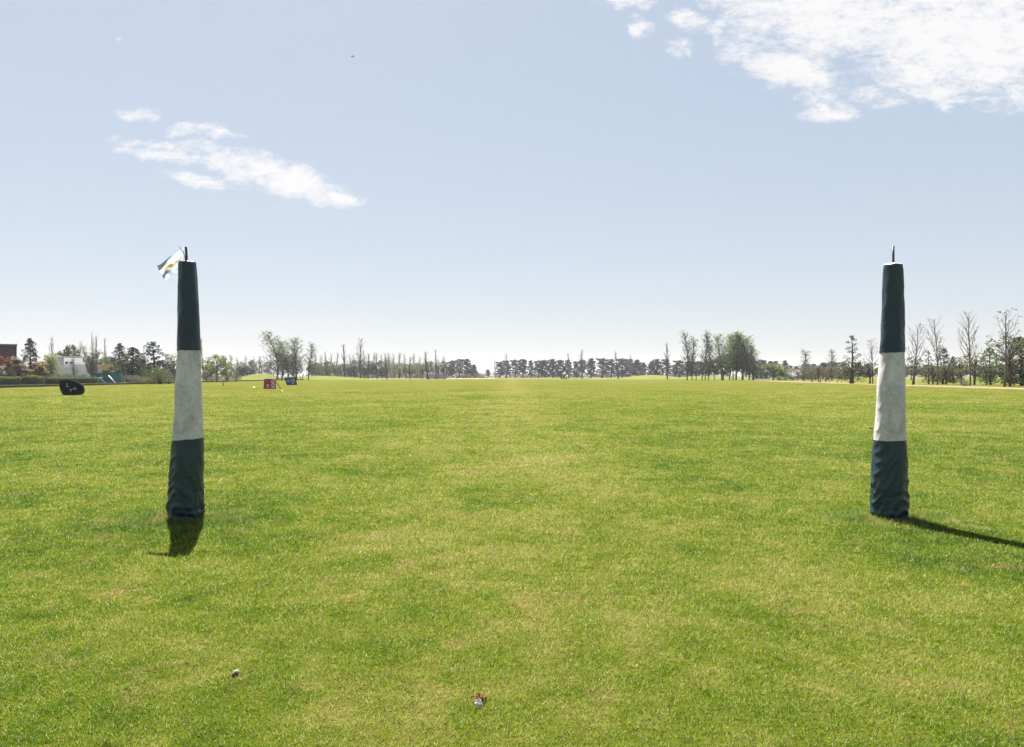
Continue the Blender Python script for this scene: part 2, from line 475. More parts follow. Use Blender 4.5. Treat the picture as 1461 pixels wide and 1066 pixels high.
# ------------------------------------------------------------------ grass blades near the camera (one mass)
def make_grass():
    rg = np.random.default_rng(11)
    def blades(n, X, Y, wid, leng):
        az = rg.uniform(0, 2*np.pi, n); lean = np.radians(rg.uniform(15, 76, n))
        dx, dy = np.cos(az), np.sin(az)
        tip = np.stack([X+dx*np.sin(lean)*leng, Y+dy*np.sin(lean)*leng, np.cos(lean)*leng], 1)
        a2 = rg.uniform(0, 2*np.pi, n)
        px, py = np.cos(a2)*wid*0.5, np.sin(a2)*wid*0.5
        z = np.full(n, -0.002)
        return np.stack([np.stack([X-px, Y-py, z], 1), np.stack([X+px, Y+py, z], 1), tip], 1)
    out = []
    NT = 190000; PER = 6
    y0, y1 = 2.25, 80.0
    Yc = y0*(y1/y0)**rg.random(NT*2)
    t = np.clip((Yc-14.0)/(y1-14.0), 0, 1); keep = rg.random(NT*2) > t**0.6
    Yc = Yc[keep][:int(NT*1.3)]; NT = len(Yc)
    Xc = rg.uniform(-1, 1, NT)*(0.72*Yc+1.3)
    Y = np.repeat(Yc, PER); X = np.repeat(Xc, PER); n = NT*PER
    rr = 0.011*(Y/3)**0.7
    X = X+rg.normal(0, 1, n)*rr; Y = Y+rg.normal(0, 1, n)*rr
    s = Y/3
    out.append(blades(n, X, Y, 0.0031*s**0.82*rg.uniform(0.6, 1.4, n), 0.020*s**0.30*rg.uniform(0.5, 1.5, n)))
    for (qx, qy) in POSTS:                                  # longer grass round the posts
        n = 14000
        r = 0.14+np.abs(rg.normal(0, 0.30, n)); th = rg.uniform(0, 2*np.pi, n)
        out.append(blades(n, qx+r*np.cos(th)*1.3, qy+r*np.sin(th), 0.005*rg.uniform(0.6, 1.4, n),
                          0.055*rg.uniform(0.5, 1.5, n)*np.clip(1.2-r, 0.5, 1)))
    V = np.concatenate(out).reshape(-1, 3).astype(np.float32)
    nf = len(V)//3
    me = bpy.data.meshes.new('grass')
    me.vertices.add(len(V)); me.vertices.foreach_set('co', V.ravel())
    me.loops.add(len(V)); me.loops.foreach_set('vertex_index', np.arange(len(V), dtype=np.int32))
    me.polygons.add(nf); me.polygons.foreach_set('loop_start', np.arange(0, len(V), 3, dtype=np.int32))
    me.polygons.foreach_set('loop_total', np.full(nf, 3, dtype=np.int32))
    me.update(calc_edges=True)
    me.materials.append(blade_mat())
    o = bpy.data.objects.new('grass', me); col.objects.link(o)
    tag(o, 'short mown yellow green turf blades of the playing field', 'grass', kind='stuff')
make_grass()

# ------------------------------------------------------------------ goal posts
def vinyl(name, c, stain, rough, stain_amt):
    m, nt, out = new_mat(name)
    tc = N(nt, 'ShaderNodeTexCoord'); P = tc.outputs['Object']
    f = noise_tex(nt, P, 5.0, 8, 0.68, 0.6); f2 = noise_tex(nt, P, 34.0, 6, 0.7)
    mr = N(nt, 'ShaderNodeMapRange')
    for i, v in enumerate((0.42, 0.72, 0.0, stain_amt)): mr.inputs[1+i].default_value = v
    nt.links.new(math_node(nt, 'ADD', math_node(nt, 'MULTIPLY', f, 0.65), math_node(nt, 'MULTIPLY', f2, 0.38)), mr.inputs[0])
    cc = mix_col(nt, mr.outputs[0], c, stain)
    b = N(nt, 'ShaderNodeBsdfPrincipled'); nt.links.new(cc, b.inputs['Base Color'])
    b.inputs['Roughness'].default_value = rough-0.03; b.inputs['Specular IOR Level'].default_value = 0.42
    bp = N(nt, 'ShaderNodeBump'); bp.inputs['Strength'].default_value = 0.35; bp.inputs['Distance'].default_value = 0.01
    nt.links.new(math_node(nt, 'ADD', f, math_node(nt, 'MULTIPLY', noise_tex(nt, P, 14.0, 4), 0.6)), bp.inputs['Height'])
    nt.links.new(bp.outputs[0], b.inputs['Normal'])
    nt.links.new(b.outputs[0], out.inputs[0])
    return m
V_DARK = vinyl('dark_teal_vinyl', (0.006, 0.022, 0.036), (0.020, 0.040, 0.054), 0.42, 0.6)
V_WHITE = vinyl('weathered_white_vinyl', (0.55, 0.53, 0.54), (0.22, 0.215, 0.20), 0.5, 1.0)
M_STEEL = simple_mat('dark_steel', (0.03, 0.035, 0.05), 0.5, 0.3, 9, metal=0.3)

def make_post(Y, prof, cuts, rod, label, seed, crumple):
    """prof: (py, left px, right px) down the post; cuts: py of the two colour changes"""
    bx = gx((prof[-1][1]+prof[-1][2])/2, Y)
    root = empty('goal_post', (bx, Y, 0))
    tag(root, label, 'goal post', 'padded goal posts on the field')
    zs = [gz(p[0], Y) for p in prof][::-1]
    cs = [gx((p[1]+p[2])/2, Y)-bx for p in prof][::-1]
    rs = [(p[2]-p[1])/2*Y/F for p in prof][::-1]
    def at(z):
        return float(np.interp(z, zs, cs)), float(np.interp(z, zs, rs))
    ztop, zbot = zs[-1], 0.004
    c1, c2 = gz(cuts[0], Y), gz(cuts[1], Y)
    def sleeve(name, z0, z1, mat, grow, tilt, hem):
        b = MB(); n = 72; m = max(12, int((z1-z0)/0.011))
        for i in range(m+1):
            t = i/m
            for k in range(n):
                th = 2*math.pi*k/n
                z = z0+(z1-z0)*t + (tilt*math.cos(th)+hem*mnoise.noise(Vector((math.cos(th)*2, math.sin(th)*2, seed*5.0+z0))))*(1 if i in (0, m) else max(0, 1-8*min(t, 1-t)))
                cxx, r = at(z)
                low = max(0.0, 1-z/0.95)
                vv = Vector((math.cos(th)*1.1, math.sin(th)*1.1, z*2.3+seed*7.7))
                q = 0.010*mnoise.noise(vv*1.3)
                # slanting folds, gathered towards the foot
                fold = mnoise.noise(Vector((math.cos(th)*1.25+seed, math.sin(th)*1.25, z*8+1.9*math.sin(th+seed)+1.2*math.cos(2*th))))
                fold2 = mnoise.noise(Vector((math.cos(th)*2.4+seed*2, math.sin(th)*2.4, z*27+0.9*math.cos(th-seed))))
                rid = 1-abs(fold)*2.4
                q += crumple*(0.003+0.019*low**1.3)*((rid**2 if rid > 0 else -0.5*rid**2)-0.9) - 0.006*low + crumple*0.007*low**2*fold2
                if z < 0.14: q += crumple*0.008*math.sin(z*80+2.2*math.sin(th+seed)+1.3*mnoise.noise(vv*2))*(1-z/0.14)
                q += 0.004*mnoise.noise(Vector((math.cos(th)*1.5, math.sin(th)*1.5, z*6+seed)))
                rr = r+grow+q
                b.v.append((cxx+rr*math.cos(th), rr*math.sin(th), z))
        for i in range(m):
            for k in range(n):
                k2 = (k+1) % n
                b.f.append((i*n+k, i*n+k2, (i+1)*n+k2, (i+1)*n+k))
        return b.build(name, mat, root, smooth=True)
    sleeve('lower_cover', zbot, c2+0.004, V_DARK, 0.004, 0.012 if seed < 2 else 0.004, 0.006)
    sleeve('middle_cover', c2-0.02, c1+0.012, V_WHITE, 0.0, 0.0, 0.0)
    up = sleeve('upper_cover', c1-0.004, ztop, V_DARK, 0.004, 0.004, 0.008)
    # padded top: a shallow dome gathered round the rod
    cxx, r = at(ztop)
    b = MB(); n = 40
    for i, (q, dz) in enumerate(((1.0, -0.002), (0.93, 0.008), (0.6, 0.012), (0.2, 0.020), (0.08, 0.022))):
        for k in range(n):
            th = 2*math.pi*k/n
            b.v.append((cxx+(r+0.003)*q*math.cos(th), (r+0.003)*q*math.sin(th), ztop+dz+0.004*math.sin(5*th+seed)*q))
    for i in range(4):
        for k in range(n):
            k2 = (k+1) % n
            b.f.append((i*n+k, i*n+k2, (i+1)*n+k2, (i+1)*n+k))
    b.build('top_pad', V_DARK if seed < 2 else V_WHITE, root, smooth=True)
    rx = gx(rod[0], Y)-bx
    b = MB(); b.tube([(rx, 0, ztop-0.4), (rx, 0, ztop+0.06), (gx(rod[1], Y)-bx, 0, gz(rod[2], Y))], [0.012, 0.012, 0.0125], 12)
    b.build('pole', M_STEEL, root, smooth=True)
    return root, ztop
pl = [(375,256,278.5),(382,255.6,279.5),(420,255.2,281.5),(460,254.6,283.5),(500,253.8,285.5),(560,251,287.5),(600,249,288.5),(628,247.5,289.2),
      (660,245,289.6),(690,242.5,290),(712,240.8,290),(722,239.6,290.5),(732,240.5,290.5),(741,241.5,290.5)]
pr = [(378,1262.8,1286),(386,1262.2,1287),(420,1260.4,1288),(460,1258.6,1288.5),(500,1257,1288.8),(560,1253,1290),(600,1250.5,1290.3),(628,1248.6,1290.6),
      (660,1246.2,1293),(690,1244.2,1294),(715,1243,1294.5),(728,1242.8,1294.5),(734,1243.5,1294.5),(739,1244.2,1295)]
YL, YR = POSTS[0][1], POSTS[1][1]
make_post(YL, pl, (500, 627), (266, 265, 352), 'left goal post with a flag stuck in its padded dark top', 1.3, 1.0)
make_post(YR, pr, (502.5, 628), (1274.8, 1274.6, 351), 'right goal post with a bare black rod and no flag', 4.1, 1.0)

# ------------------------------------------------------------------ the flag tied to the left post
def make_flag():
    Y = YL
    ox, oz = gx(266, Y), gz(372, Y)
    root = empty('flag', (ox, Y-0.02, oz))
    tag(root, 'small pale blue and white flag with a golden sun, flying from the left goal post', 'flag')
    m, nt, out = new_mat('flag_cloth')
    uv = N(nt, 'ShaderNodeUVMap'); uv.uv_map = 'cloth'
    sp = N(nt, 'ShaderNodeSeparateXYZ'); nt.links.new(uv.outputs[0], sp.inputs[0])
    band = math_node(nt, 'ABSOLUTE', math_node(nt, 'SUBTRACT', sp.outputs['Y'], 0.5))
    isb = math_node(nt, 'GREATER_THAN', band, 0.175)
    c = mix_col(nt, isb, (0.47, 0.465, 0.46), (0.28, 0.345, 0.415))
    du = math_node(nt, 'MULTIPLY', math_node(nt, 'SUBTRACT', sp.outputs['X'], 0.5), 1.6)
    dv = math_node(nt, 'SUBTRACT', sp.outputs['Y'], 0.5)
    ang = math_node(nt, 'ARCTAN2', dv, du)
    ray = math_node(nt, 'MULTIPLY', math_node(nt, 'SINE', math_node(nt, 'MULTIPLY', ang, 16.0)), 0.022)
    dist = math_node(nt, 'SQRT', math_node(nt, 'ADD', math_node(nt, 'MULTIPLY', du, du), math_node(nt, 'MULTIPLY', dv, dv)))
    sunm = math_node(nt, 'LESS_THAN', dist, math_node(nt, 'ADD', ray, 0.14))
    c = mix_col(nt, sunm, c, (0.42, 0.235, 0.055))
    d = N(nt, 'ShaderNodeBsdfDiffuse'); t = N(nt, 'ShaderNodeBsdfTranslucent')
    nt.links.new(c, d.inputs[0]); nt.links.new(c, t.inputs[0])
    mxs = N(nt, 'ShaderNodeMixShader'); mxs.inputs[0].default_value = 0.68
    nt.links.new(d.outputs[0], mxs.inputs[1]); nt.links.new(t.outputs[0], mxs.inputs[2]); nt.links.new(mxs.outputs[0], out.inputs[0])
    A, B, C, Dd = (263.5, 353.5), (259, 386), (220.5, 378.5), (239.5, 400)
    nu, nv = 40, 26
    b = MB(); uvs = []
    for j in range(nv+1):
        v = j/nv
        for i in range(nu+1):
            u = i/nu
            tx = A[0]*(1-u)+C[0]*u; ty = A[1]*(1-u)+C[1]*u
            bx_ = B[0]*(1-u)+Dd[0]*u; by_ = B[1]*(1-u)+Dd[1]*u
            px = tx*v+bx_*(1-v); py = ty*v+by_*(1-v)
            py += 2.6*math.sin(math.pi*u)*(v-0.35) + 1.1*math.sin(7.5*u+2*v)*(0.3+u)*(1-v)
            px += 1.0*math.sin(5*v+3*u)*u
            dy = 0.017*math.sin(6.2*u+2.3*v)*(0.25+u) + 0.011*math.sin(11*v+3.5*u)*u + 0.05*u*(v-0.5) + 0.012*mnoise.noise(Vector((u*4, v*4, 0.3)))
            b.v.append((gx(px, Y)-ox, dy, gz(py, Y)-oz)); uvs.append((u, v))
    for j in range(nv):
        for i in range(nu):
            b.f.append((j*(nu+1)+i, j*(nu+1)+i+1, (j+1)*(nu+1)+i+1, (j+1)*(nu+1)+i))
    o = b.build('cloth', m, root, smooth=True)
    ul = o.data.uv_layers.new(name='cloth')
    for l in o.data.loops: ul.data[l.index].uv = uvs[l.vertex_index]
    b = MB()
    pts = [(255.5, 351), (259, 355.5), (262.3, 360), (264.4, 366), (265.4, 374)]
    b.tube([(gx(x, Y)-ox, 0.005, gz(y, Y)-oz) for x, y in pts], [0.003, 0.0035, 0.004, 0.004, 0.004], 8)
    b.build('flag_stick', simple_mat('grey_stick', (0.10, 0.09, 0.08), 0.8, 0.3, 20), root, smooth=True)
    b = MB()
    b.tube([(gx(x, Y)-ox, -0.012, gz(y, Y)-oz) for x, y in [(264.5, 371), (258, 373), (253, 373.8), (247, 375)]], [0.0025]*4, 6)
    b.build('tie_cord', simple_mat('tie_cord', (0.12, 0.15, 0.17), 0.8), root)
make_flag()

# ------------------------------------------------------------------ tree kinds
def limb_pts(p0, d, L, up, rng, n=4, wob=0.06):
    pts = [Vector(p0)]; d = Vector(d).normalized()
    for i in range(n):
        d = (d + Vector((rng.gauss(0, wob), rng.gauss(0, wob), up/n))).normalized()
        pts.append(pts[-1] + d*(L/n))
    return pts

def tree_root(name): return empty(name, (0, 500, 0))

protos = {}
WF = dict(pine=1.12, conifer=1.6, open_conifer=1.5, bare=1.35, spindle=1.2, sparse=1.2, feather=1.25, dense=1.1, round=1.25, thin=1.25, shrub=1.2, low_shrub=1.15, wide=1.1, young_pine=1.1, spire_conifer=1.15)
def finish(key, name, trunk, crown, crown_name, leafmat, w, h, bare=False):
    root = tree_root(name)
    trunk.build('trunk', BARK, root, smooth=True)
    if crown is not None: crown.build(crown_name, leafmat, root)
    V = np.array((crown.v if crown is not None else trunk.v)); T_ = np.array(trunk.v)
    rad = np.hypot(V[:, 0]-np.median(V[:, 0]), V[:, 1]-np.median(V[:, 1]))
    w = 2*float(np.percentile(rad, 95)); h = max(float(V[:, 2].max()), float(T_[:, 2].max()))
    protos[key] = dict(root=root, w=w, h=h, used=False, name=name)

def mk_pine(key, seed, H=13.0, W=7.5, bare=0.40, nc=13, dome=1.0):
    rng = random.Random(seed); t = MB(); c = MB()
    tp = [Vector((0, 0, -0.1))]; x = y = 0
    for i in range(1, 7):
        x += rng.gauss(0, 0.10); y += rng.gauss(0, 0.10); tp.append(Vector((x, y, H*0.93*i/6)))
    t.tube(tp, [0.30, 0.24, 0.21, 0.17, 0.12, 0.08, 0.03], 7)
    for i in range(nc):
        f = bare + (0.95-bare)*((i+0.3+rng.random()*0.5)/nc)
        z = H*f
        prof = math.sqrt(max(0.05, 1-((f-bare-0.12)/(1.0-bare-0.05))**2))*dome if f > bare+0.12 else 0.75
        a = i*2.4+rng.uniform(-.6, .6); r = (W/2-0.9)*prof*rng.uniform(0.35, 1.0)
        if i == nc-1: r *= 0.3
        p = Vector((r*math.cos(a), r*math.sin(a), z))
        s = Vector((np.interp(z*0.92, [q.z for q in tp], [q.x for q in tp]), 0, z*0.88))
        t.tube([s, (s+p)/2+Vector((0, 0, -0.1)), p], [0.09, 0.07, 0.03], 5)
        R_ = rng.uniform(0.85, 1.35)*W/7.5
        c.leaves(rng, p, (R_*1.15, R_*1.15, R_*0.85), int(170*R_), 0.42, 0.45)
        for _ in range(2):
            q = p+Vector((rng.uniform(-1, 1), rng.uniform(-1, 1), rng.uniform(-.4, .6)))*R_
            c.leaves(rng, q, (R_*0.55, R_*0.55, R_*0.4), int(34*R_), 0.40, 0.4)
    c.leaves(rng, (0, 0, H*(bare+1.0)/2), (W*0.30, W*0.30, H*(1-bare)*0.42), 190, 0.42, 0.0)
    finish(key, 'pine_tree', t, c, 'crown', NEEDLE, W, H)

def mk_conifer(key, seed, H=8.0, W=4.6, n=70, power=0.8, gap=0.0):
    rng = random.Random(seed); t = MB(); c = MB()
    t.tube([(0, 0, -0.1), (0.05, 0, H*0.5), (0, 0.03, H*0.97)], [0.18, 0.12, 0.03], 7)
    for i in range(n):
        f = ((i+rng.random())/n)**1.55; z = H*(0.05+0.93*f)
        r = W/2*(1-f)**power*rng.uniform(0.35, 1.08)
        a = i*2.39+rng.uniform(-.4, .4)
        p = Vector((r*math.cos(a), r*math.sin(a), z+0.15*r))
        t.tube([(0, 0, z-0.15*r), p], [0.05, 0.015], 4)
        k = (0.30+0.30*(1-f))*rng.uniform(0.7, 1.25)
        c.leaves(rng, p, (k*1.1, k*1.1, k*0.8), int(58*(1-gap)), 0.20, 0.4)
    finish(key, 'conifer_tree', t, c, 'crown', NEEDLE, W, H)

def mk_feather(key, seed, H=16.0, W=7.0, nl=34, leaves=34, leaf=0.34, lean=-1.2, start=0.10, spread=0.42, name='poplar_tree', stems=1, r0=0.26):
    """steep limbs that carry thin strings of leaves"""
    rng = random.Random(seed); t = MB(); c = MB()
    for sidx in range(stems):
        sx = 0 if stems == 1 else rng.uniform(-.25, .25)*W
        Hs = H*(1 if sidx == 0 else rng.uniform(0.78, 0.95))
        def tpos(f): return Vector((sx + lean*f*f*1.2 + 0.18*math.sin(f*5+seed+sidx), 0.15*math.sin(f*4+seed*2), Hs*f))
        fs = [i/8 for i in range(9)]
        t.tube([tpos(f) - (Vector((0, 0, 0.1)) if f == 0 else Vector((0, 0, 0))) for f in fs], [r0*(1-0.93*f)+0.012 for f in fs], 7)
        for i in range(nl//stems):
            f = start+(0.90-start)*((i+rng.random())/(nl/stems))
            a = i*2.4+rng.uniform(-.5, .5)
            L = W*spread*2*(1.08-f)*rng.uniform(0.7, 1.15)*0.62+0.8
            d = (math.cos(a)*spread*1.5, math.sin(a)*spread*1.5, 1.0)
            pts = limb_pts(tpos(f), d, L*1.35, 0.35, rng, 4, 0.07)
            for q in pts[1:]: q.x += lean*0.10*(q.z-tpos(f).z)/2
            rr = 0.060*(1.15-f)+0.016
            t.tube(pts, [rr, rr*0.8, rr*0.62, rr*0.45, rr*0.3], 4)
            for q in range(3):
                k = rng.randint(1, 3)
                tw = limb_pts(pts[k], (rng.gauss(0, 1), rng.gauss(0, 1), 1.3), L*0.42, 0.3, rng, 2, 0.1)
                t.tube(tw, [rr*0.45, rr*0.36, rr*0.25], 3)
                for _ in range(leaves//6):
                    u = rng.random(); pp = tw[0].lerp(tw[2], u)
                    c.leaf(rng, pp+Vector((rng.gauss(0, .22), rng.gauss(0, .22), rng.gauss(0, .22))), leaf*rng.uniform(0.6, 1.3))
            for _ in range(leaves//2):
                u = rng.random()*4; k = min(3, int(u)); pp = pts[k].lerp(pts[k+1], u-k)
                s = 0.12+0.16*u/4*2
                c.leaf(rng, pp+Vector((rng.gauss(0, s), rng.gauss(0, s), rng.gauss(0, s))), leaf*rng.uniform(0.6, 1.3))
    finish(key, name, t, c if c.f else None, 'crown', LEAF, W, H)

def mk_bare(key, seed, H=15.0, W=3.6, nl=26, spread=0.30, start=0.14, r0=0.26, fork=False, tufts=0, name='bare_tree', twig=0.012):
    rng = random.Random(seed); t = MB(); c = MB()
    def tpos(f): return Vector((0.22*math.sin(f*4+seed), 0.2*math.sin(f*3+2*seed), H*f))
    fs = [i/8 for i in range(9)]
    t.tube([tpos(f) - (Vector((0, 0, 0.1)) if f == 0 else Vector((0, 0, 0))) for f in fs], [r0*(1-0.95*f)**0.9+0.012 for f in fs], 7)
    for i in range(nl):
        f = start+(0.93-start)*((i+rng.random())/nl)
        a = i*2.4+rng.uniform(-.5, .5)
        L = (W*0.5/spread)*(1.05-0.75*f)*rng.uniform(0.5, 1.05)
        L = min(L, H*(1.04-f))
        d = (math.cos(a)*spread, math.sin(a)*spread, 0.85)
        pts = limb_pts(tpos(f), d, L, 0.25, rng, 4, 0.08)
        rr = 0.055*(1.2-f)*(H/15)**0.5+twig
        t.tube(pts, [rr, rr*0.8, rr*0.6, rr*0.45, twig*0.8], 4)
        for q in range(4):
            k = rng.randint(1, 3)
            d2 = (pts[k+1]-pts[k]).normalized()+Vector((rng.gauss(0, .45), rng.gauss(0, .45), 0.2))
            tw = limb_pts(pts[k], d2, L*0.38, 0.25, rng, 2, 0.12)
            t.tube(tw, [rr*0.42, rr*0.33, twig*0.7], 3)
        if tufts and rng.random() < 0.6:
            c.leaves(rng, pts[-1], (0.25, 0.25, 0.4), tufts, 0.20, 0.2)
    finish(key, name, t, c if c.f else None, 'crown', LEAF, W, H)

def mk_round(key, seed, H=7.0, W=7.0, bare=0.22, nc=26, leaf=0.26, lv=90, name='broadleaf_tree', mat=None):
    rng = random.Random(seed); t = MB(); c = MB()
    tp = [Vector((0, 0, -0.1)), Vector((0.05, 0.02, H*bare)), Vector((rng.uniform(-.2, .2), 0.1, H*0.6)), Vector((0.1, 0, H*0.85))]
    t.tube(tp, [0.14, 0.11, 0.07, 0.03], 7)
    for i in range(nc):
        f = (i+rng.random())/nc
        z = H*(bare+0.08+(0.90-bare)*f)
        pr_ = math.sqrt(max(0.04, 1-(2*f-0.85)**2*0.82))
        a = i*2.4+rng.uniform(-.5, .5); r = (W/2-0.55)*pr_*rng.uniform(0.45, 1.0)
        p = Vector((r*math.cos(a), r*math.sin(a), z))
        t.tube([tp[1].lerp(tp[2], f), tp[1].lerp(tp[2], f).lerp(p, 0.55)+Vector((0, 0, 0.15)), p], [0.06, 0.045, 0.015], 4)
        k = rng.uniform(0.5, 0.95)*W/7
        c.leaves(rng, p, (k*1.25, k*1.25, k*0.9), int(lv*k*1.5), leaf, 0.3)
        q = p+Vector((rng.gauss(0, .5), rng.gauss(0, .5), rng.gauss(0, .5)))*k*1.3
        c.leaves(rng, q, (k*0.5, k*0.5, k*0.4), int(lv*0.5), leaf, 0.3)
    finish(key, name, t, c, 'crown', mat or LEAF, W, H)

def mk_shrub(key, seed, H=2.6, W=4.2, nc=22, leaf=0.16, lv=120, name='shrub'):
    rng = random.Random(seed); t = MB(); c = MB()
    for i in range(nc):
        a = i*2.4; f = rng.random()
        z = H*(0.12+0.74*f); r = (W/2-0.3)*math.sqrt(max(0.1, 1-(f*0.92)**2))*rng.uniform(0.2, 1.0)
        p = Vector((r*math.cos(a), r*math.sin(a), z))
        t.tube([(p.x*0.15, p.y*0.15, -0.1), (p.x*0.5, p.y*0.5, z*0.6), p], [0.035, 0.025, 0.01], 4)
        k = rng.uniform(0.42, 0.7)*min(1.4, W/4.2)
        c.leaves(rng, p, (k*1.15, k*1.15, min(k, H*0.3)*0.9), int(lv*k), leaf, 0.4)
    finish(key, name, t, c, 'crown', LEAF, W, H)

for i in range(4): mk_pine('pine%d' % i, 20+i, W=5.4+0.5*i, bare=(0.22, 0.13, 0.27, 0.09)[i], nc=(19, 22, 20, 24)[i])
mk_pine('young_pine', 31, H=7.5, W=5.0, bare=0.20, nc=22, dome=1.1)
for i in range(2): mk_conifer('conifer%d' % i, 40+i, n=(78, 95)[i], power=(0.72, 0.62)[i])
mk_conifer('open_conifer', 44, H=7.5, W=5.2, n=64, power=0.55, gap=0.1)
mk_conifer('spire_conifer', 45, H=8.5, W=3.6, n=34, power=0.6, gap=0.45)
for i in range(3): mk_feather('feather%d' % i, 50+i, leaves=40, lean=(-1.6, -1.1, -0.7)[i], nl=(40, 44, 40)[i], r0=0.17, spread=0.5)
for i in range(2): mk_feather('dense%d' % i, 56+i, leaves=66, nl=52, lean=(-0.2, 0.3)[i], W=7.5, start=0.12, r0=0.2, spread=0.5)
for i in range(3): mk_feather('sparse%d' % i, 60+i, leaves=24, nl=34, lean=(-0.4, 0.2, -0.6)[i], W=5.0, leaf=0.30, spread=0.36, r0=0.10)
for i in range(4): mk_bare('bare%d' % i, 70+i, W=(3.2, 3.8, 4.4, 3.0)[i], nl=(40, 44, 42, 36)[i], spread=0.36, r0=0.135, twig=0.022, name='bare_poplar')
for i in range(2): mk_bare('spindle%d' % i, 76+i, W=2.0, nl=34, spread=0.19, r0=0.20, twig=0.02, name='bare_poplar')
for i in range(4): mk_bare('wide%d' % i, 80+i, H=11.5, W=(5.2, 6.0, 6.4, 6.0)[i], nl=(22, 26, 28, 24)[i], spread=(0.46, 0.5, 0.52, 0.55)[i],
                           start=0.26, r0=0.11, tufts=(5, 5, 2, 6)[i], twig=0.009, name='bare_tree')
for i in range(3): mk_round('round%d' % i, 90+i, H=6.5, W=6.0, nc=(24, 28, 26)[i], bare=(0.24, 0.2, 0.28)[i])
for i in range(2): mk_round('thin%d' % i, 95+i, H=6.0, W=5.0, nc=22, lv=38, leaf=0.22, bare=0.25)
for i in range(3): mk_shrub('shrub%d' % i, 100+i)
mk_shrub('low_shrub', 104, H=1.5, W=4.5, nc=20, leaf=0.14)

def put(key, px, Y, top, wpx, label, cat='tree', group=None, leaf=(0.05, 0.07, 0.03), bark=(0.10, 0.085, 0.07), rz=None, z0=0.0, name=None):
    p = protos[key]
    src = p['root']
    if not p['used']:
        p['used'] = True; r = src
        kids = list(src.children)
    else:
        r = src.copy(); col.objects.link(r)
        for k in ('label', 'group', 'category'):
            if k in r: del r[k]
        kids = []
        for ch in src.children:
            c = ch.copy(); c.parent = r; col.objects.link(c); kids.append(c)
    h = gz(top, Y)-z0; w_ = wpx*Y/F*WF.get(key.rstrip('0123456789'), 1.12)
    r.location = (gx(px, Y), Y, z0)
    r.rotation_euler = (0, 0, rz if rz is not None else random.Random(hash((round(px*10), round(Y*3))) & 0xffff).uniform(-0.5, 0.5))
    rl = random.Random(int(px*7+Y))
    r.rotation_euler[0] = rl.uniform(-0.05, 0.05); r.rotation_euler[1] = rl.uniform(-0.05, 0.05)
    r.scale = (w_/p['w'], w_/p['w'], h/p['h'])
    r.name = name or p['name']
    for c in kids:
        c.color = (leaf[0]*0.95, leaf[1]*1.0, leaf[2]*0.86, 1) if c.name.startswith('crown') else (*bark, 1)
    tag(r, label, cat, group)
    return r

PINE_C = (0.036, 0.050, 0.036); DARK = (0.034, 0.046, 0.028); MID = (0.075, 0.092, 0.034)
SILVER = (0.110, 0.135, 0.070); PALE = (0.19, 0.215, 0.085); OLIVE = (0.085, 0.085, 0.040); BROWNISH = (0.115, 0.095, 0.060)
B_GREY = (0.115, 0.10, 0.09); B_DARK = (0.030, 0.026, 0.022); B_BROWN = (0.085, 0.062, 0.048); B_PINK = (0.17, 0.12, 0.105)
ORD = ['first', 'second', 'third', 'fourth', 'fifth', 'sixth', 'seventh', 'eighth', 'ninth', 'tenth', 'eleventh', 'twelfth', 'thirteenth', 'fourteenth', 'fifteenth', 'sixteenth']

# ------------------------------------------------------------------ trees: far pine rows
def pine_row(items, row, Y, group):
    r2 = random.Random(int(items[0][0]))
    for i, (px, top, wpx, note) in enumerate(items):
        where = '%s from the left in %s' % (ORD[i], row)
        put('pine%d' % ((i*3+int(px)) % 4), px, Y+r2.uniform(-22, 22), top, wpx*1.12,
            'dark %s pine, %s' % (note, where), 'tree', group, PINE_C, B_DARK)
pine_row([(646,514,10,'round-topped'),(655,512,11,'broad'),(666,512,12,'wide'),(676,520,10,'low')], 'the short row behind the pink bare trees', 440, 'pines behind the pink bare trees')
pine_row([(696,527,6,'tiny'),(713,516,11,'round'),(722,514,11,'broad'),(735,513,11,'tall'),(746,512,12,'open'),(758,514,8,'slim'),(768,514,13,'bushy'),
          (778,513,12,'upright'),(789,512,14,'full'),(800,513,12,'ragged'),(811,513,11,'thin')], 'the middle pine row between the goal posts', 470, 'pines of the middle row')
pine_row([(823,515,10,'narrow'),(831,513,10,'pointed'),(843,511,13,'dense'),(859,511,15,'broad'),(872,512,12,'round'),(888,511,17,'wide'),(898,512,12,'clumpy'),
          (908,513,13,'flat-topped'),(917,517,10,'low')], 'the pine row behind the sand bunkers', 480, 'pines behind the sand bunkers')
pine_row([(929,515,11,'leaning'),(938,512,14,'tall'),(950,512,12,'square-topped')], 'the gap group behind the green mound', 470, 'pines behind the green mound')
pine_row([(962,520,9,'low'),(969,514,14,'broad'),(984,515,14,'shaded'),(997,515,14,'thick'),(1010,515,13,'bushy')], 'the clump behind the silvery poplars', 440, 'pines behind the silvery poplars')
pine_row([(1086,513,13,'round'),(1098,515,12,'low'),(1107,515,12,'flat'),(1120,514,9,'upright'),(1126,521,8,'short'),(1136,522,10,'pale'),(1147,519,12,'broad')],
         'the row behind the grey roofed house', 400, 'pines behind the grey roofed house')
pine_row([(1160,519,14,'low'),(1174,517,15,'rounded'),(1188,516,15,'broad'),(1203,517,13,'hazy'),(1224,517,14,'dull'),(1238,519,13,'squat')],
         'the row behind the brown saplings', 380, 'pines behind the brown saplings')
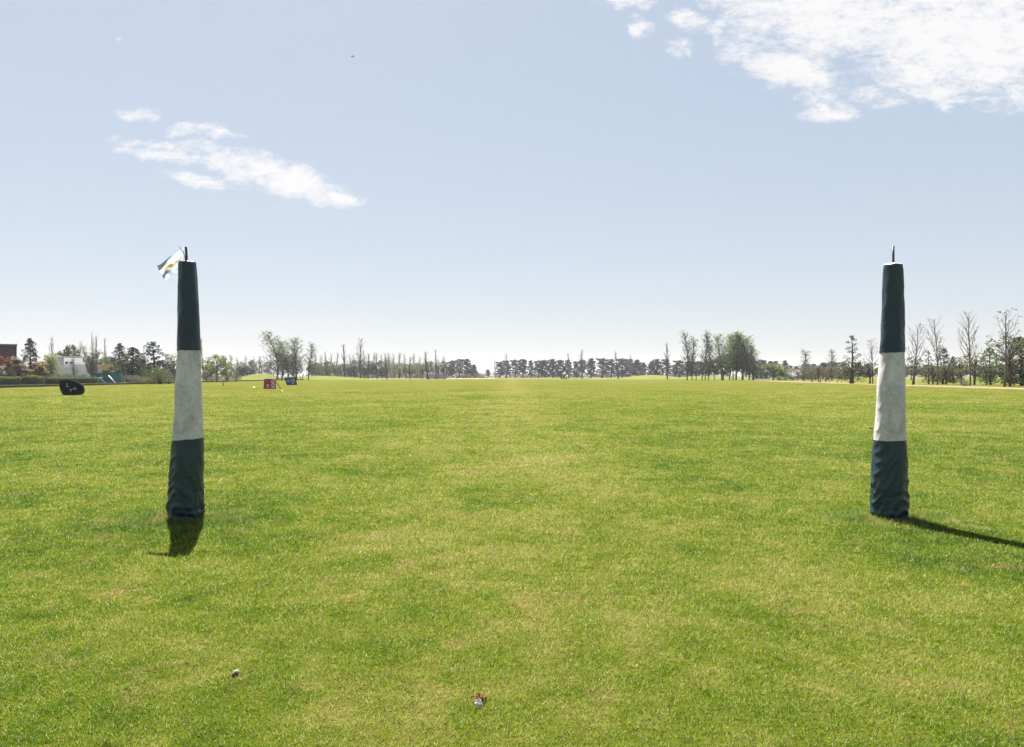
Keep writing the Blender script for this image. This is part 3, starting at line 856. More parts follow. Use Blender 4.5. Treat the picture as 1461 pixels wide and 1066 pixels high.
# bare poplars that rise out of the pine rows
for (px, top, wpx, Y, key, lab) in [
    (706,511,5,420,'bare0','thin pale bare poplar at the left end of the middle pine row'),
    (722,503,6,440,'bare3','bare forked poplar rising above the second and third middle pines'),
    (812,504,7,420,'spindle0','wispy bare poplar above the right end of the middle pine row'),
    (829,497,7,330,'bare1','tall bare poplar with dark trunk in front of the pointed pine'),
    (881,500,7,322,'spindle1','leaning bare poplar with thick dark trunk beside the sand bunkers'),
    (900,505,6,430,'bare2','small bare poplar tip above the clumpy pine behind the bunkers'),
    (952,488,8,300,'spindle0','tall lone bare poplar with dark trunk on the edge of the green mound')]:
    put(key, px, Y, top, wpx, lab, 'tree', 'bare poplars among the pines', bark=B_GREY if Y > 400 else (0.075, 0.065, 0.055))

# ------------------------------------------------------------------ trees: left half, from the houses to the pines
dark_t = (0.050, 0.043, 0.036)
rows = [ # px, top, width, Y, kind, label
    (465,500,8,318,'bare0','slim bare tree beside the silvery clump, first dark trunk of the bare row'),
    (490,490,9,302,'spindle0','dark columnar bare poplar, second trunk of the bare row'),
    (514,481,13,300,'bare1','tallest bare poplar of the row, with a thick dark foot'),
    (526,503,9,312,'bare3','short bare poplar just right of the tallest bare poplar'),
    (538,502,10,305,'bare2','bare poplar with a long dark foot, fifth trunk of the bare row'),
    (550,502,8,306,'bare0','bare poplar with forked top, sixth trunk of the bare row'),
    (585,508,8,303,'bare3','ivy-footed bare poplar standing alone before pale leafing trees'),
    (609,500,9,301,'spindle1','straight bare poplar with very dark foot, beside the brown bare tree'),
    (621,498,6,303,'spindle0','needle-thin tall bare poplar in front of the pale grey wall'),
    (634,507,9,310,'bare2','greyish bare poplar at the right end of the pale wall')]
for (px, top, wpx, Y, key, lab) in rows:
    put(key, px, Y, top, wpx, lab, 'tree', 'bare poplars in the row along the far pitch edge', bark=dark_t)
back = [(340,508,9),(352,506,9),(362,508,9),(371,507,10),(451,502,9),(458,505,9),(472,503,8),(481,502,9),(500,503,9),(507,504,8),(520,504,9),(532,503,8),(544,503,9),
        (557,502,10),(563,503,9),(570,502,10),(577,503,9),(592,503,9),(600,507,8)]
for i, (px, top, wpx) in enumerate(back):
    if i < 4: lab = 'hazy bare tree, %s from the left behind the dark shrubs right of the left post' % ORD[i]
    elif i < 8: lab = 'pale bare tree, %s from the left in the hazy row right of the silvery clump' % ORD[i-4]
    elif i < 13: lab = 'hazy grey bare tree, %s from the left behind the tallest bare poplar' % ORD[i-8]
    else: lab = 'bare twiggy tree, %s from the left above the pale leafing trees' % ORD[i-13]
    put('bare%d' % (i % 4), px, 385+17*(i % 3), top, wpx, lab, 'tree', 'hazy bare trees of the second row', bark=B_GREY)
pale = [(553,519,13,'round0'),(561,516,15,'thin0'),(570,517,14,'round1'),(578,518,15,'thin1'),(587,520,13,'round2'),(594,517,13,'thin0'),(602,521,12,'round0')]
for i, (px, top, wpx, key) in enumerate(pale):
    put(key, px, 350+(i % 3)*9, top, wpx, 'pale green leafing tree, %s from the left behind the ivy-footed poplar' % ORD[i], 'tree', 'pale leafing trees', (0.125, 0.145, 0.075), B_GREY)
for i in range(34):
    rl_ = random.Random(900+i)
    px = 336+i*9.0+rl_.uniform(-2.5, 2.5)
    if 384 < px < 436: continue
    sec, k0 = (('behind the dark bushes', 0) if i < 6 else ('between the silvery clump and tallest poplar', 11) if i < 20 else ('between the tallest poplar and pale wall', 20))
    put(('thin0', 'round0', 'thin1', 'round2')[i % 4], px, 392+rl_.uniform(0, 22), rl_.uniform(510, 519), rl_.uniform(11, 16),
        'half-leafed hazy tree, %s from the left %s' % (ORD[i-k0], sec), 'tree', 'half-leafed trees of the thicket', rl_.choice([(0.085,0.092,0.052),(0.10,0.085,0.06),(0.075,0.095,0.045),(0.12,0.13,0.075)]), B_GREY)
low = [(446,519,14,'round2',MID),(456,521,15,'round0',OLIVE),(467,520,14,'round1',(0.10,0.13,0.04)),(478,520,14,'round2',MID),(486,519,13,'thin1',OLIVE),(497,523,12,'round0',DARK),(505,522,17,'round1',DARK),(521,524,14,'round2',DARK),
       (531,519,13,'round0',DARK),(545,524,14,'round1',DARK)]
for i, (px, top, wpx, key, c_) in enumerate(low):
    what = 'low yellowish green tree' if c_ != DARK else 'low dark evergreen tree'
    k = i if c_ != DARK else i-5
    where = 'right of the silvery clump' if i < 5 else 'at the foot of the tallest bare poplars'
    put(key, px, 335+(i % 3)*7, top, wpx, '%s, %s from the left %s' % (what, ORD[k], where), 'tree', 'low trees under the bare row', c_, B_DARK)
for i, (px, top, wpx) in enumerate([(343,523,14),(351,523,13),(359,527,10)]):
    put('round%d' % i, px, 292, top, wpx, 'dark evergreen bush behind the left mound, %s of three' % ORD[i], 'bush', 'dark bushes behind the left mound', DARK, B_DARK, name='bush')
for (px, top, wpx, Y, key, lab, leaf, bark_) in [
    (331,505,8,250,'sparse0','narrow grey poplar just right of the pale round tree',(0.075,0.085,0.06),B_GREY),
    (613,513,13,326,'wide0','reddish brown bare tree, left one beside the dark-footed poplar',BROWNISH,B_BROWN),
    (625,511,15,330,'wide2','reddish brown bare tree, right one above the pale wall',BROWNISH,B_BROWN),
    (603,519,12,322,'thin1','brown-green bush tree at the left of the reddish bare trees',OLIVE,B_BROWN),
    (642,521,11,318,'round1','dark round evergreen standing right of the pale wall',DARK,B_DARK),
    (652,514,14,335,'wide1','pinkish grey bare tree, first of two before the short pine row',BROWNISH,B_PINK),
    (661,515,13,338,'wide3','pinkish grey bare tree, second of two before the short pine row',BROWNISH,B_PINK)]:
    put(key, px, Y, top, wpx, lab, 'tree', None, leaf, bark_)
# silvery clump behind the two banners
for (px, top, wpx, Y, key, lab) in [
    (396,471,31,238,'feather0','tallest silvery tree of the clump behind the red banner, leaning left'),
    (410,480,30,243,'feather1','silvery wind-bent tree in the middle of the clump behind the banners'),
    (422,477,27,240,'feather2','silvery wind-bent tree at the right of the clump, above the blue banner'),
    (403,500,32,247,'dense0','low grey-green tree filling the clump behind the red banner'),
    (417,504,30,250,'dense1','low dense grey-green tree behind the blue banner')]:
    put(key, px, Y, top, wpx, lab, 'tree', 'silvery clump behind the banners', (0.125, 0.155, 0.095) if 'low' not in lab else (0.075, 0.098, 0.050), B_BROWN, rz=0.0)
put('sparse1', 441, 236, 487, 17, 'thin airy poplar standing alone just right of the silvery clump', 'tree', None, (0.08, 0.09, 0.055), dark_t)
# left post surroundings
for (px, top, wpx, Y, key, lab, leaf, bark_, nm) in [
    (309,505,34,170,'round0','pale spring-green round tree right of the left goal post',(0.15,0.17,0.075),B_GREY,None),
    (289.5,481,5,175,'spindle1','slim bare poplar rising close to the right side of the left goal post',OLIVE,B_GREY,None),
    (296,510,14,180,'wide0','pinkish twiggy bare tree hugging the right side of the left post',BROWNISH,B_PINK,None),
    (248,503,24,165,'thin0','pale half-leafed tree hugging the left side of the left post',(0.16,0.17,0.085),B_GREY,None),
    (205,492,5,170,'spindle0','slim grey poplar between the two big dark conifers',OLIVE,B_GREY,None),
    (221,487,37,136,'open_conifer','airy dark conifer with sky showing through, left of the left post',DARK,B_DARK,'conifer_tree'),
    (188,495,33,142,'conifer1','broad dark conifer right of the ochre building',DARK,B_DARK,None),
    (167,489,25,176,'conifer0','tall dark conifer directly behind the ochre building',(0.034,0.048,0.026),B_DARK,None),
    (178,497,15,131,'wide1','grey bare sapling in front of the broad dark conifer',BROWNISH,B_GREY,None),
    (139,498,20,172,'thin1','thin brownish green tree between the white house and ochre building',OLIVE,B_BROWN,None),
    (131,507,11,148,'round2','dark bushy tree at the right end of the white house',(0.05,0.06,0.03),B_DARK,None),
    (133.5,473,8,152,'bare0','taller bare poplar at the right end of the white house',OLIVE,B_GREY,None),
    (138,477,7,158,'bare3','second bare poplar at the right end of the white house',OLIVE,B_GREY,None),
    (149,481,6,162,'spindle0','thin bare poplar behind the ochre building',OLIVE,B_GREY,None),
    (122,490,17,215,'sparse2','pale bare birch-like tree behind the white house',(0.17,0.17,0.11),B_GREY,None),
    (112,485,7,220,'bare2','faint bare poplar behind the white block of the white house',OLIVE,B_GREY,None),
    (104,491,25,205,'round1','green-brown tree behind the white block of the white house',(0.055,0.07,0.03),B_BROWN,None),
    (96,492,10,200,'open_conifer','small dark pine behind the left end of the white block',PINE_C,B_DARK,'conifer_tree'),
    (107,507,9,150,'bare1','small bare tree in front of the white house',OLIVE,B_BROWN,None),
    (75,479,9,165,'bare1','bare poplar left of the white house behind the lime willow',OLIVE,B_GREY,None),
    (70,504,26,128,'dense0','lime green willow-like bush left of the white house',(0.20,0.23,0.07),B_GREY,None),
    (43.5,482,25,126,'conifer0','small dark blue-green conifer beside the dark timber house',(0.026,0.042,0.034),B_DARK,None)]:
    put(key, px, Y, top, wpx, lab, 'tree', None, leaf, bark_, name=nm)

# shrubs with blossom on the left
def blossom_shrub(px, Y, top, wpx, label, leafc, flowc, seed, low=False):
    rng = random.Random(seed)
    W = wpx*Y/F; H = gz(top, Y)
    root = empty('blossom_shrub', (gx(px, Y), Y, 0))
    tag(root, label, 'shrub', 'blossoming shrubs by the dark timber house')
    t = MB(); c = MB(); fl = MB()
    for i in range(34):
        a = i*2.4; f = rng.random(); z = H*(0.1+0.76*f)
        r = (W/2-0.35)*math.sqrt(max(0.08, 1-f*f*0.8))*rng.uniform(0.25, 1.0)
        p = Vector((r*math.cos(a), r*math.sin(a)*0.8, z)); k = rng.uniform(0.4, 0.62)
        t.tube([(p.x*0.1, p.y*0.1, -0.05), (p.x*0.5, p.y*0.5, z*0.6), p], [0.035, 0.025, 0.01], 4)
        c.leaves(rng, p, (k*1.1, k*1.1, k*0.9), 80, 0.17, 0.4)
        if z > H*0.42 or rng.random() < 0.35:
            for _ in range(3):
                d = Vector((p.x*0.35/(W/2)+rng.gauss(0, .35), p.y*0.3/(W/2)-abs(rng.gauss(0, .35)), 0.35+rng.random()*0.4))
                fl.leaves(rng, p+d*k*1.4, (0.26, 0.24, 0.13), 26, 0.13, 0.3)
    t.build('trunk', BARK, root, color=B_DARK); c.build('crown', LEAF, root, color=leafc)
    fl.build('blossom', LEAF, root, color=flowc)
blossom_shrub(6, 119, 507, 40, 'dark shrub with red-brown new leaves at the left edge below the timber house', (0.035, 0.035, 0.024), (0.19, 0.07, 0.052), 1)
blossom_shrub(28, 117, 508, 42, 'dark shrub with pale pinkish blossom heads below the small conifer', (0.036, 0.040, 0.032), (0.29, 0.205, 0.15), 2)
blossom_shrub(54, 119, 514, 36, 'dark shrub with yellow-orange blossom next to the lime bush', (0.030, 0.034, 0.028), (0.32, 0.24, 0.10), 3)
blossom_shrub(-6, 113, 522, 32, 'low grey-green shrub with cream blossom in front of the red-brown shrub', (0.055, 0.06, 0.05), (0.25, 0.215, 0.18), 4)

# clipped hedges: small leaves over a near-black box with the inner shade painted in
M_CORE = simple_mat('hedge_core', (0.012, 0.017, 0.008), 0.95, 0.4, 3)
def hedge(px0, px1, Y, top, depth, label, c_, seed, leaf=0.11, name='hedge', cat='hedge', lump=0.10):
    rng = random.Random(seed)
    x0, x1 = gx(px0, Y), gx(px1, Y); H = gz(top, Y)
    L = x1-x0
    root = empty(name, ((x0+x1)/2, Y, 0)); tag(root, label, cat)
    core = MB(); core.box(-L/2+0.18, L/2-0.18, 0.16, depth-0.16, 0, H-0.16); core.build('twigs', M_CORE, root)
    b = MB(); n = int(L*(H*2+depth)*95)
    for _ in range(n):
        x = rng.uniform(-L/2, L/2); q = rng.random()*(2*H+depth)
        if q < H: y, z = 0.0, q
        elif q < H+depth: y, z = q-H, H
        else: y, z = depth, q-H-depth
        e = min(1.0, min(x+L/2, L/2-x)/0.55)
        rd = 1-0.25*(1-e)**2
        bump = lump*mnoise.noise(Vector((x*1.1, y+seed, z*1.4)))*1.6
        zz = z*rd+bump*(z/H); yy = depth/2+(y-depth/2)*rd + (bump if y < depth/2 else -bump)*-1
        b.leaf(rng, Vector((x, yy+rng.gauss(0, .05), max(0.02, zz+rng.gauss(0, .05)))), leaf*rng.uniform(0.7, 1.5))
    for s in (-1, 1):
        for _ in range(int(H*depth*95)):
            b.leaf(rng, Vector((s*(L/2-0.1)+rng.gauss(0, .06), rng.uniform(0.1, depth-0.1), rng.uniform(0.02, H*0.86))), leaf*rng.uniform(0.7, 1.5))
    b.build('crown', LEAF, root, color=c_)
hedge(-14, 28, 111, 538.3, 2.0, 'clipped green hedge at the left edge behind the low boards', (0.105, 0.14, 0.032), 1)
hedge(28.5, 51.5, 111.5, 536.4, 2.2, 'clipped green hedge block with rounded end, left of the long hedge', (0.105, 0.133, 0.032), 2)
hedge(53, 135.5, 123, 538.8, 1.8, 'long low clipped hedge behind the black board', (0.088, 0.108, 0.04), 3)
for (px, Y, top, wpx, key, lab, leaf) in [
    (97,127,531.5,36,'low_shrub','rounded dark green shrub bed behind the long hedge',(0.055,0.075,0.028)),
    (118,129,533,20,'shrub1','smaller green shrub right of the rounded shrub bed',(0.05,0.075,0.035)),
    (183,125,535,22,'shrub0','mauve-grey shrub at the right end of the green net',(0.085,0.075,0.07)),
    (196,128,534.5,24,'shrub2','brownish twiggy shrub under the broad dark conifer',(0.095,0.085,0.06)),
    (210,130,526,22,'shrub1','green shrub under the left side of the airy conifer',(0.075,0.10,0.035)),
    (228,128,523,30,'shrub0','light green shrub at the foot of the airy conifer',(0.085,0.105,0.045)),
    (214,127,537,30,'low_shrub','low olive shrub in front of the light green shrub',(0.095,0.095,0.04)),
    (241,131,531,16,'shrub2','reddish brown shrub touching the left goal post view',(0.10,0.08,0.06)),
    (294,178,531,16,'shrub0','purple-grey shrub, first of three under the pale round tree',(0.05,0.045,0.045)),
    (309,180,533,20,'shrub1','purple-grey shrub, second of three under the pale round tree',(0.06,0.055,0.052)),
    (325,182,532,22,'shrub2','dull olive shrub, third of three under the pale round tree',(0.075,0.07,0.045)),
    (337,190,529,13,'shrub0','grey-green shrub at the left foot of the left mound',(0.06,0.065,0.045))]:
    put(key, px, Y, top, wpx, lab, 'shrub', None, leaf, B_DARK, name='shrub')
for (px, Y, top, wpx, key, lab, leaf) in [
    (176,152,512,26,'round2','dark bushy tree filling the gap left of the broad dark conifer',(0.045,0.058,0.03)),
    (198,150,510,26,'round0','dark bushy tree right behind the broad dark conifer',(0.042,0.055,0.03)),
    (214,152,517,28,'round1','green bushy tree behind the left side of the airy conifer',(0.07,0.085,0.035)),
    (236,150,513,28,'round2','dark bushy tree right behind the airy conifer',(0.045,0.055,0.034)),
    (300,196,517,20,'round1','yellowish bushy tree left behind the pale round tree',(0.13,0.145,0.07)),
    (323,196,515,20,'round0','dull green bushy tree right behind the pale round tree',(0.09,0.10,0.06)),
    (86,215,500,22,'round0','olive tree behind the blue-grey stair block of the white house',(0.10,0.115,0.05)),
    (128,186,505,24,'thin0','pale twiggy tree behind the right end of the white house',(0.16,0.16,0.10)),
    (154,186,508,26,'round1','green bushy tree behind the ochre building',(0.08,0.095,0.045)),
    (17,150,512,26,'round2','dark tree between the timber house and the red-brown shrub',(0.04,0.05,0.03)),
    (60,150,515,26,'round1','dark tree behind the yellow-orange blossom shrub',(0.045,0.06,0.03))]:
    put(key, px, Y, top, wpx, lab, 'tree', None, leaf, B_DARK)

# ------------------------------------------------------------------ trees: right half
for (px, top, wpx, Y, key, lab) in [
    (981,470,19,238,'sparse2','sparse feathery poplar, first from the left in the right silvery stand'),
    (988,478,16,241,'sparse0','sparse feathery poplar, second from the left in the right silvery stand'),
    (1003,470,18,237,'sparse1','sparse feathery poplar, third in the right silvery stand, with dark foot'),
    (1011,476,16,240,'sparse2','sparse feathery poplar, fourth in the right silvery stand'),
    (1029,471,24,238,'feather2','silvery poplar at the left side of the big green clump'),
    (1041,474,22,242,'dense0','leafy green poplar inside the left half of the big green clump'),
    (1050,469,27,238,'dense1','tallest leafy poplar in the middle of the big green clump'),
    (1059,474,24,240,'dense0','leafy poplar right of the tallest one in the big green clump'),
    (1068,474,22,239,'feather2','silvery poplar near the right side of the big green clump'),
    (1075,487,18,241,'feather1','lower silvery poplar at the right edge of the big green clump')]:
    sp = 'sparse' in lab
    put(key, px, Y, top, wpx, lab, 'tree', 'silvery poplars right of the middle',
        (0.085, 0.088, 0.06) if sp else ((0.145, 0.180, 0.10) if 'silvery' in lab else (0.125, 0.165, 0.070)), (0.06, 0.05, 0.042), rz=0.1)
for i, (px, top, wpx) in enumerate([(1019,512,20),(1032,505,24),(1046,500,26),(1060,502,26),(1074,512,22)]):
    put('round%d' % (i % 3), px, 244+(i % 2)*5, top, wpx, 'dense lower green tree, %s from the left under the big green clump' % ORD[i], 'tree', 'lower trees of the big green clump', (0.062, 0.084, 0.036), B_DARK)
for i, (px, top, wpx) in enumerate([(980,520,17),(993,522,16),(1006,519,18)]):
    put('thin%d' % (i % 2), px, 246, top, wpx, 'low dark tree, %s from the left at the feet of the sparse poplars' % ORD[i], 'tree', 'low trees under the sparse poplars', (0.042, 0.055, 0.03), B_DARK)
for (px, top, wpx, Y, key, lab, leaf, bark_, cat, nm) in [
    (1103,518,38,232,'round1','round sunlit light green tree right of the big green clump',(0.115,0.145,0.055),B_DARK,'tree',None),
    (1119,528,22,228,'round0','small yellow-green tree at the right of the round sunlit tree',(0.125,0.16,0.045),B_DARK,'tree',None),
    (1111,536,12,222,'shrub0','clipped pale shrub, left one below the round sunlit tree',(0.105,0.13,0.055),B_DARK,'shrub','shrub'),
    (1121,536,13,222,'shrub1','clipped green shrub, middle one below the round sunlit tree',(0.10,0.135,0.04),B_DARK,'shrub','shrub'),
    (1131,538,10,223,'shrub2','dark low shrub, right one below the round sunlit tree',(0.05,0.06,0.035),B_DARK,'shrub','shrub'),
    (1151,497,19,330,'sparse0','hazy feathery bare tree with spread top, above the pale pillars',(0.12,0.11,0.10),B_GREY,'tree',None),
    (1184,497,14,335,'sparse1','hazy feathery bare tree with narrow top, right of the pale pillars',(0.11,0.10,0.09),B_GREY,'tree',None),
    (1216,478,34,136,'spire_conifer','spiky conifer with upturned branches, left of the right goal post',(0.045,0.055,0.032),B_BROWN,'tree','conifer_tree'),
    (1213,513,34,138,'thin0','brownish green bushy tree at the foot of the spiky conifer',OLIVE,B_BROWN,'tree',None),
    (1244,482,22,131,'wide3','bare tree with dark tufts at its tips, close left of the right post',(0.035,0.045,0.03),B_BROWN,'tree',None),
    (1241,516,30,134,'thin1','olive bushy tree at the foot of the tufted bare tree',OLIVE,B_BROWN,'tree',None),
    (1304,459,31,116,'wide0','leaning bare tree just right of the right goal post',(0.08,0.075,0.05),B_GREY,'tree',None),
    (1337,451,33,118,'wide1','bare tree with a fan of thin twigs, second right of the right post',(0.09,0.085,0.06),B_GREY,'tree',None),
    (1385,441,37,108,'wide2','tall straight bare tree with long side branches near the right edge',BROWNISH,B_GREY,'tree',None),
    (1432,438,42,96,'wide3','tall forked bare tree with dark seed clusters at the right edge',(0.06,0.055,0.045),B_GREY,'tree',None),
    (1441,476,48,99,'thin1','big green leafy tree in front of the forked bare tree',(0.085,0.108,0.045),B_BROWN,'tree',None),
    (1458,480,40,106,'conifer1','dense dark conifer cut by the right edge',(0.036,0.048,0.026),B_DARK,'tree',None),
    (1413,495,26,118,'open_conifer','young dark pine with clumped tips left of the big leafy tree',PINE_C,B_DARK,'tree','pine_tree'),
    (1390,502,40,116,'thin0','olive green leafy tree around the trunk of the tall straight bare tree',(0.115,0.122,0.055),B_BROWN,'tree',None),
    (1372,508,32,122,'thin1','olive green leafy tree left of the tall straight bare tree',(0.12,0.124,0.058),B_BROWN,'tree',None),
    (1345,496,24,124,'open_conifer','young dark pine behind the fan-shaped bare tree',PINE_C,B_DARK,'tree','pine_tree'),
    (1325,500,19,126,'spire_conifer','smaller young dark pine between the first two bare trees',PINE_C,B_DARK,'tree','pine_tree'),
    (1360,508,16,135,'open_conifer','small dark pine between the fan-shaped tree and the olive trees',PINE_C,B_DARK,'tree','pine_tree'),
    (1304,507,30,124,'thin0','olive leafy tree touching the right side of the right post',(0.095,0.102,0.05),B_BROWN,'tree',None),
    (1331,518,27,124,'thin0','brownish twiggy tree under the smaller young pine',OLIVE,B_BROWN,'tree',None),
    (1350,520,25,121,'thin1','brownish twiggy tree under the fan-shaped bare tree',(0.10,0.09,0.05),B_BROWN,'tree',None),
    (1408,520,26,121,'thin0','thin olive tree under the young pine near the right edge',OLIVE,B_BROWN,'tree',None),
    (1376,540,13,104,'low_shrub','grey rounded shrub beside the sand track at the right',(0.16,0.15,0.13),B_GREY,'shrub','shrub')]:
    put(key, px, Y, top, wpx, lab, cat, None, leaf, bark_, name=nm)
for i, (px, top, wpx, Y) in enumerate([(1138,525,16,215),(1147,528,15,190),(1158,522,18,180),(1168,521,18,170),(1178,523,17,180),(1187,522,18,175),(1197,520,18,170),(1206,522,16,165)]):
    put('thin%d' % (i % 2), px, Y, top, wpx, 'brown-green sapling with thin trunk, %s from the left behind the sand track' % ORD[i], 'tree', 'brown-green saplings', (0.092, 0.088, 0.05) if i % 3 else (0.11, 0.085, 0.06), B_BROWN)
for i, (px, top, wpx) in enumerate([(1146,534,22),(1163,535,20),(1180,535,20),(1198,534,22)]):
    put('shrub%d' % (i % 3), px, 235, top, wpx, 'dark low bush, %s from the left in the hedge line behind the saplings' % ORD[i], 'bush', 'dark bushes behind the saplings', (0.04, 0.05, 0.024), B_DARK, name='bush')
for i, (px, top, wpx, Y) in enumerate([(1262,522,22,260),(1283,520,22,250),(1300,521,24,240),(1322,519,24,245),(1344,521,24,250),(1366,520,24,240),(1388,519,26,245),(1410,521,24,235),(1432,519,26,240),(1455,518,26,230)]):
    put('round%d' % (i % 3), px, Y, top, wpx, 'hazy olive tree in the far row behind the right-hand trees, %s from the left' % ORD[i], 'tree', 'far row behind the right-hand trees', (0.06, 0.066, 0.04), B_DARK)

# ------------------------------------------------------------------ far-off wood that closes the horizon
def far_wood():
    rng = random.Random(8); b = MB()
    for i in range(420):
        px = rng.uniform(-60, 1525); Y = rng.uniform(620, 760)
        x = gx(px, Y); h = rng.uniform(5.0, 9.0) if 330 < px < 700 or px > 1070 or px < 300 else rng.uniform(3, 6)
        b.leaves(rng, (x, Y, h*0.5), (4.2, 3.5, h*0.55), 46, 1.3, 0.4)
    o = b.build('far_wood', LEAF, color=(0.055, 0.062, 0.045))
    tag(o, 'low hazy blue-green line of woods along the horizon', 'woods', kind='stuff')
far_wood()
def scrub():
    rng = random.Random(18); b = MB()
    for i in range(430):
        px = rng.choice((rng.uniform(690, 1015), rng.uniform(440, 690), rng.uniform(1085, 1240)))
        if mnoise.noise(Vector((px*0.045, 3, 1))) < -0.33: continue
        Y = rng.uniform(505, 540) if px > 690 else rng.uniform(420, 450)
        h = rng.uniform(1.6, 3.6)
        b.leaves(rng, (gx(px, Y), Y, h*0.45), (2.6, 2, h*0.55), 44, 0.7, 0.4)
    o = b.build('undergrowth', LEAF, color=(0.060, 0.068, 0.046))
    tag(o, 'low tangled scrub growing along the feet of the far tree rows', 'scrub', kind='stuff')
scrub()

# ------------------------------------------------------------------ buildings on the left
def bxp(px0, px1, py0, py1, Y, d, mb, dy=0.0):
    """box given by the picture extent of its front at distance Y, depth d; local to ORG"""
    fc = Y/F*math.cos(math.atan2(ORG[0], ORG[1])); pc = CX+ORG[0]*F/ORG[1]
    mb.box((px0-pc)*fc, (px1-pc)*fc, dy, dy+d, max(-0.3, gz(py1, Y)), gz(py0, Y))
M_TIMBER = simple_mat('dark_timber', (0.050, 0.034, 0.032), 0.8, 0.4, 2.0)
M_WHITE = simple_mat('white_render', (0.84, 0.82, 0.80), 0.8, 0.08, 1.0)
M_GREY = simple_mat('blue_grey_render', (0.30, 0.31, 0.36), 0.8, 0.1, 0.8)
M_LGREY = simple_mat('light_grey_render', (0.50, 0.52, 0.59), 0.8, 0.12, 0.6)
M_GLASS = simple_mat('dark_glass', (0.02, 0.025, 0.03), 0.12, 0.2, 1.0)
M_OCHRE = simple_mat('ochre_render', (0.50, 0.31, 0.085), 0.8, 0.12, 1.0)
M_CREAM = simple_mat('cream_render', (0.52, 0.47, 0.38), 0.8, 0.12, 1.0)
M_ROOF = simple_mat('grey_purple_roof', (0.125, 0.115, 0.135), 0.85, 0.25, 0.8)
M_DGREEN = simple_mat('dark_green_panel', (0.03, 0.07, 0.06), 0.8, 0.2, 1.0)
M_BOARD = simple_mat('dark_green_board', (0.040, 0.048, 0.018), 0.85, 0.3, 1.0)
M_PALEWOOD = simple_mat('pale_weathered_wood', (0.30, 0.28, 0.21), 0.85, 0.2, 1.5)

ORG = (gx(-6, 136), 136, 0)
h = empty('timber_house', ORG, -math.atan2(ORG[0], ORG[1])); tag(h, 'dark brown timber-clad house with flat roof at the left edge', 'house')
m = MB(); bxp(-40, 24.3, 492.4, 549, 136, 9, m); m.build('wall', M_TIMBER, h)
m = MB()
for i in range(46): bxp(-39+i*1.38, -38.4+i*1.38, 493.4, 549, 136, 0.08, m, -0.08)
m.build('cladding', simple_mat('dark_timber_slats', (0.075, 0.052, 0.048), 0.8, 0.4, 2.0), h)
m = MB(); bxp(-41, 25.2, 490.6, 492.4, 136, 9.6, m, -0.3); m.build('roof', simple_mat('brown_fascia', (0.16, 0.12, 0.11), 0.7, 0.2, 1.0), h)
f = MB(); bxp(-14, -4, 499, 509, 136, 0.10, f, -0.17); fo = f.build('window', M_TIMBER, h)
f = MB(); bxp(-13.4, -4.6, 499.7, 508.3, 136, 0.02, f, -0.20); f.build('pane', M_GLASS, fo)

ORG = (gx(98, 170), 170, 0)
h = empty('white_house', ORG, -math.atan2(ORG[0], ORG[1])); tag(h, 'modern white and blue-grey house with stepped flat roofs and two small square windows', 'house')
m = MB(); bxp(79, 91.5, 509.3, 548, 170, 8, m, 1.0); m.build('stair_block', M_GREY, h)
m = MB(); bxp(91, 118, 510.2, 521.5, 170, 8, m, 0.6); m.build('wall', M_WHITE, h)
m = MB(); bxp(78.6, 118.6, 508.6, 509.5, 170, 9, m, 0.4); m.build('roof', M_LGREY, h)
m = MB(); bxp(91, 131, 521.2, 548, 170, 9, m, 0.2); m.build('lower_wall', M_GREY, h)
m = MB(); bxp(90.5, 131.6, 520.4, 521.2, 170, 9, m, 0.0); m.build('lower_roof', M_LGREY, h)
m = MB(); bxp(67, 122, 523.8, 548, 170, 0.3, m, -3.0); m.build('garden_wall', M_LGREY, h)
m = MB(); bxp(66.6, 122.4, 522.9, 523.8, 170, 0.5, m, -3.1); m.build('coping', M_WHITE, h)
for a in (92.4, 99.2):
    f = MB(); bxp(a, a+5.4, 515.6, 519.7, 170, 0.12, f, 0.48); fo = f.build('window', M_WHITE, h)
    f = MB(); bxp(a+0.5, a+4.9, 516.1, 519.2, 170, 0.03, f, 0.44); f.build('pane', M_GLASS, fo)
f = MB(); bxp(79.6, 81.6, 513.8, 523.2, 170, 0.1, f, 0.88); fo = f.build('window', M_GREY, h); fo['label'] = 'tall narrow dark slit window'
f = MB(); bxp(79.8, 81.4, 514, 523, 170, 0.03, f, 0.84); f.build('pane', M_GLASS, fo)
f = MB(); bxp(79.3, 80.3, 524, 532, 170, 0.08, f, -3.1); f.build('downpipe', M_GLASS, h)

ORG = (gx(154, 160), 160, 0)
h = empty('ochre_building', ORG, -math.atan2(ORG[0], ORG[1])); tag(h, 'low pale building with an ochre front band and dark openings behind the green net', 'building')
m = MB(); bxp(134, 146, 520.5, 548, 160, 5, m, 0.3); bxp(157, 162, 528.6, 548, 160, 5, m, 0.3); m.build('wall', M_CREAM, h)
m = MB(); bxp(146, 163.4, 520.0, 528.6, 160, 5, m, 0.0); m.build('ochre_band', M_OCHRE, h)
m = MB(); bxp(163.4, 173, 520.3, 548, 160, 5, m, 0.15); m.build('side_wing', simple_mat('pale_blue_render', (0.55, 0.57, 0.58), 0.8, 0.1, 1), h)
m = MB(); bxp(162.8, 164.2, 520.2, 530, 160, 0.1, m, -0.12); m.build('downpipe', simple_mat('rusty_brown', (0.20, 0.11, 0.04), 0.8, 0.2, 2), h)
m = MB(); bxp(146, 157, 528.6, 548, 160, 0.2, m, 1.2); m.build('door', M_DGREEN, h)  # dark recess under the band, its shade given as panel colour
f = MB(); bxp(136.5, 139.5, 524, 531.5, 160, 0.1, f, 0.19); fo = f.build('window', M_CREAM, h)
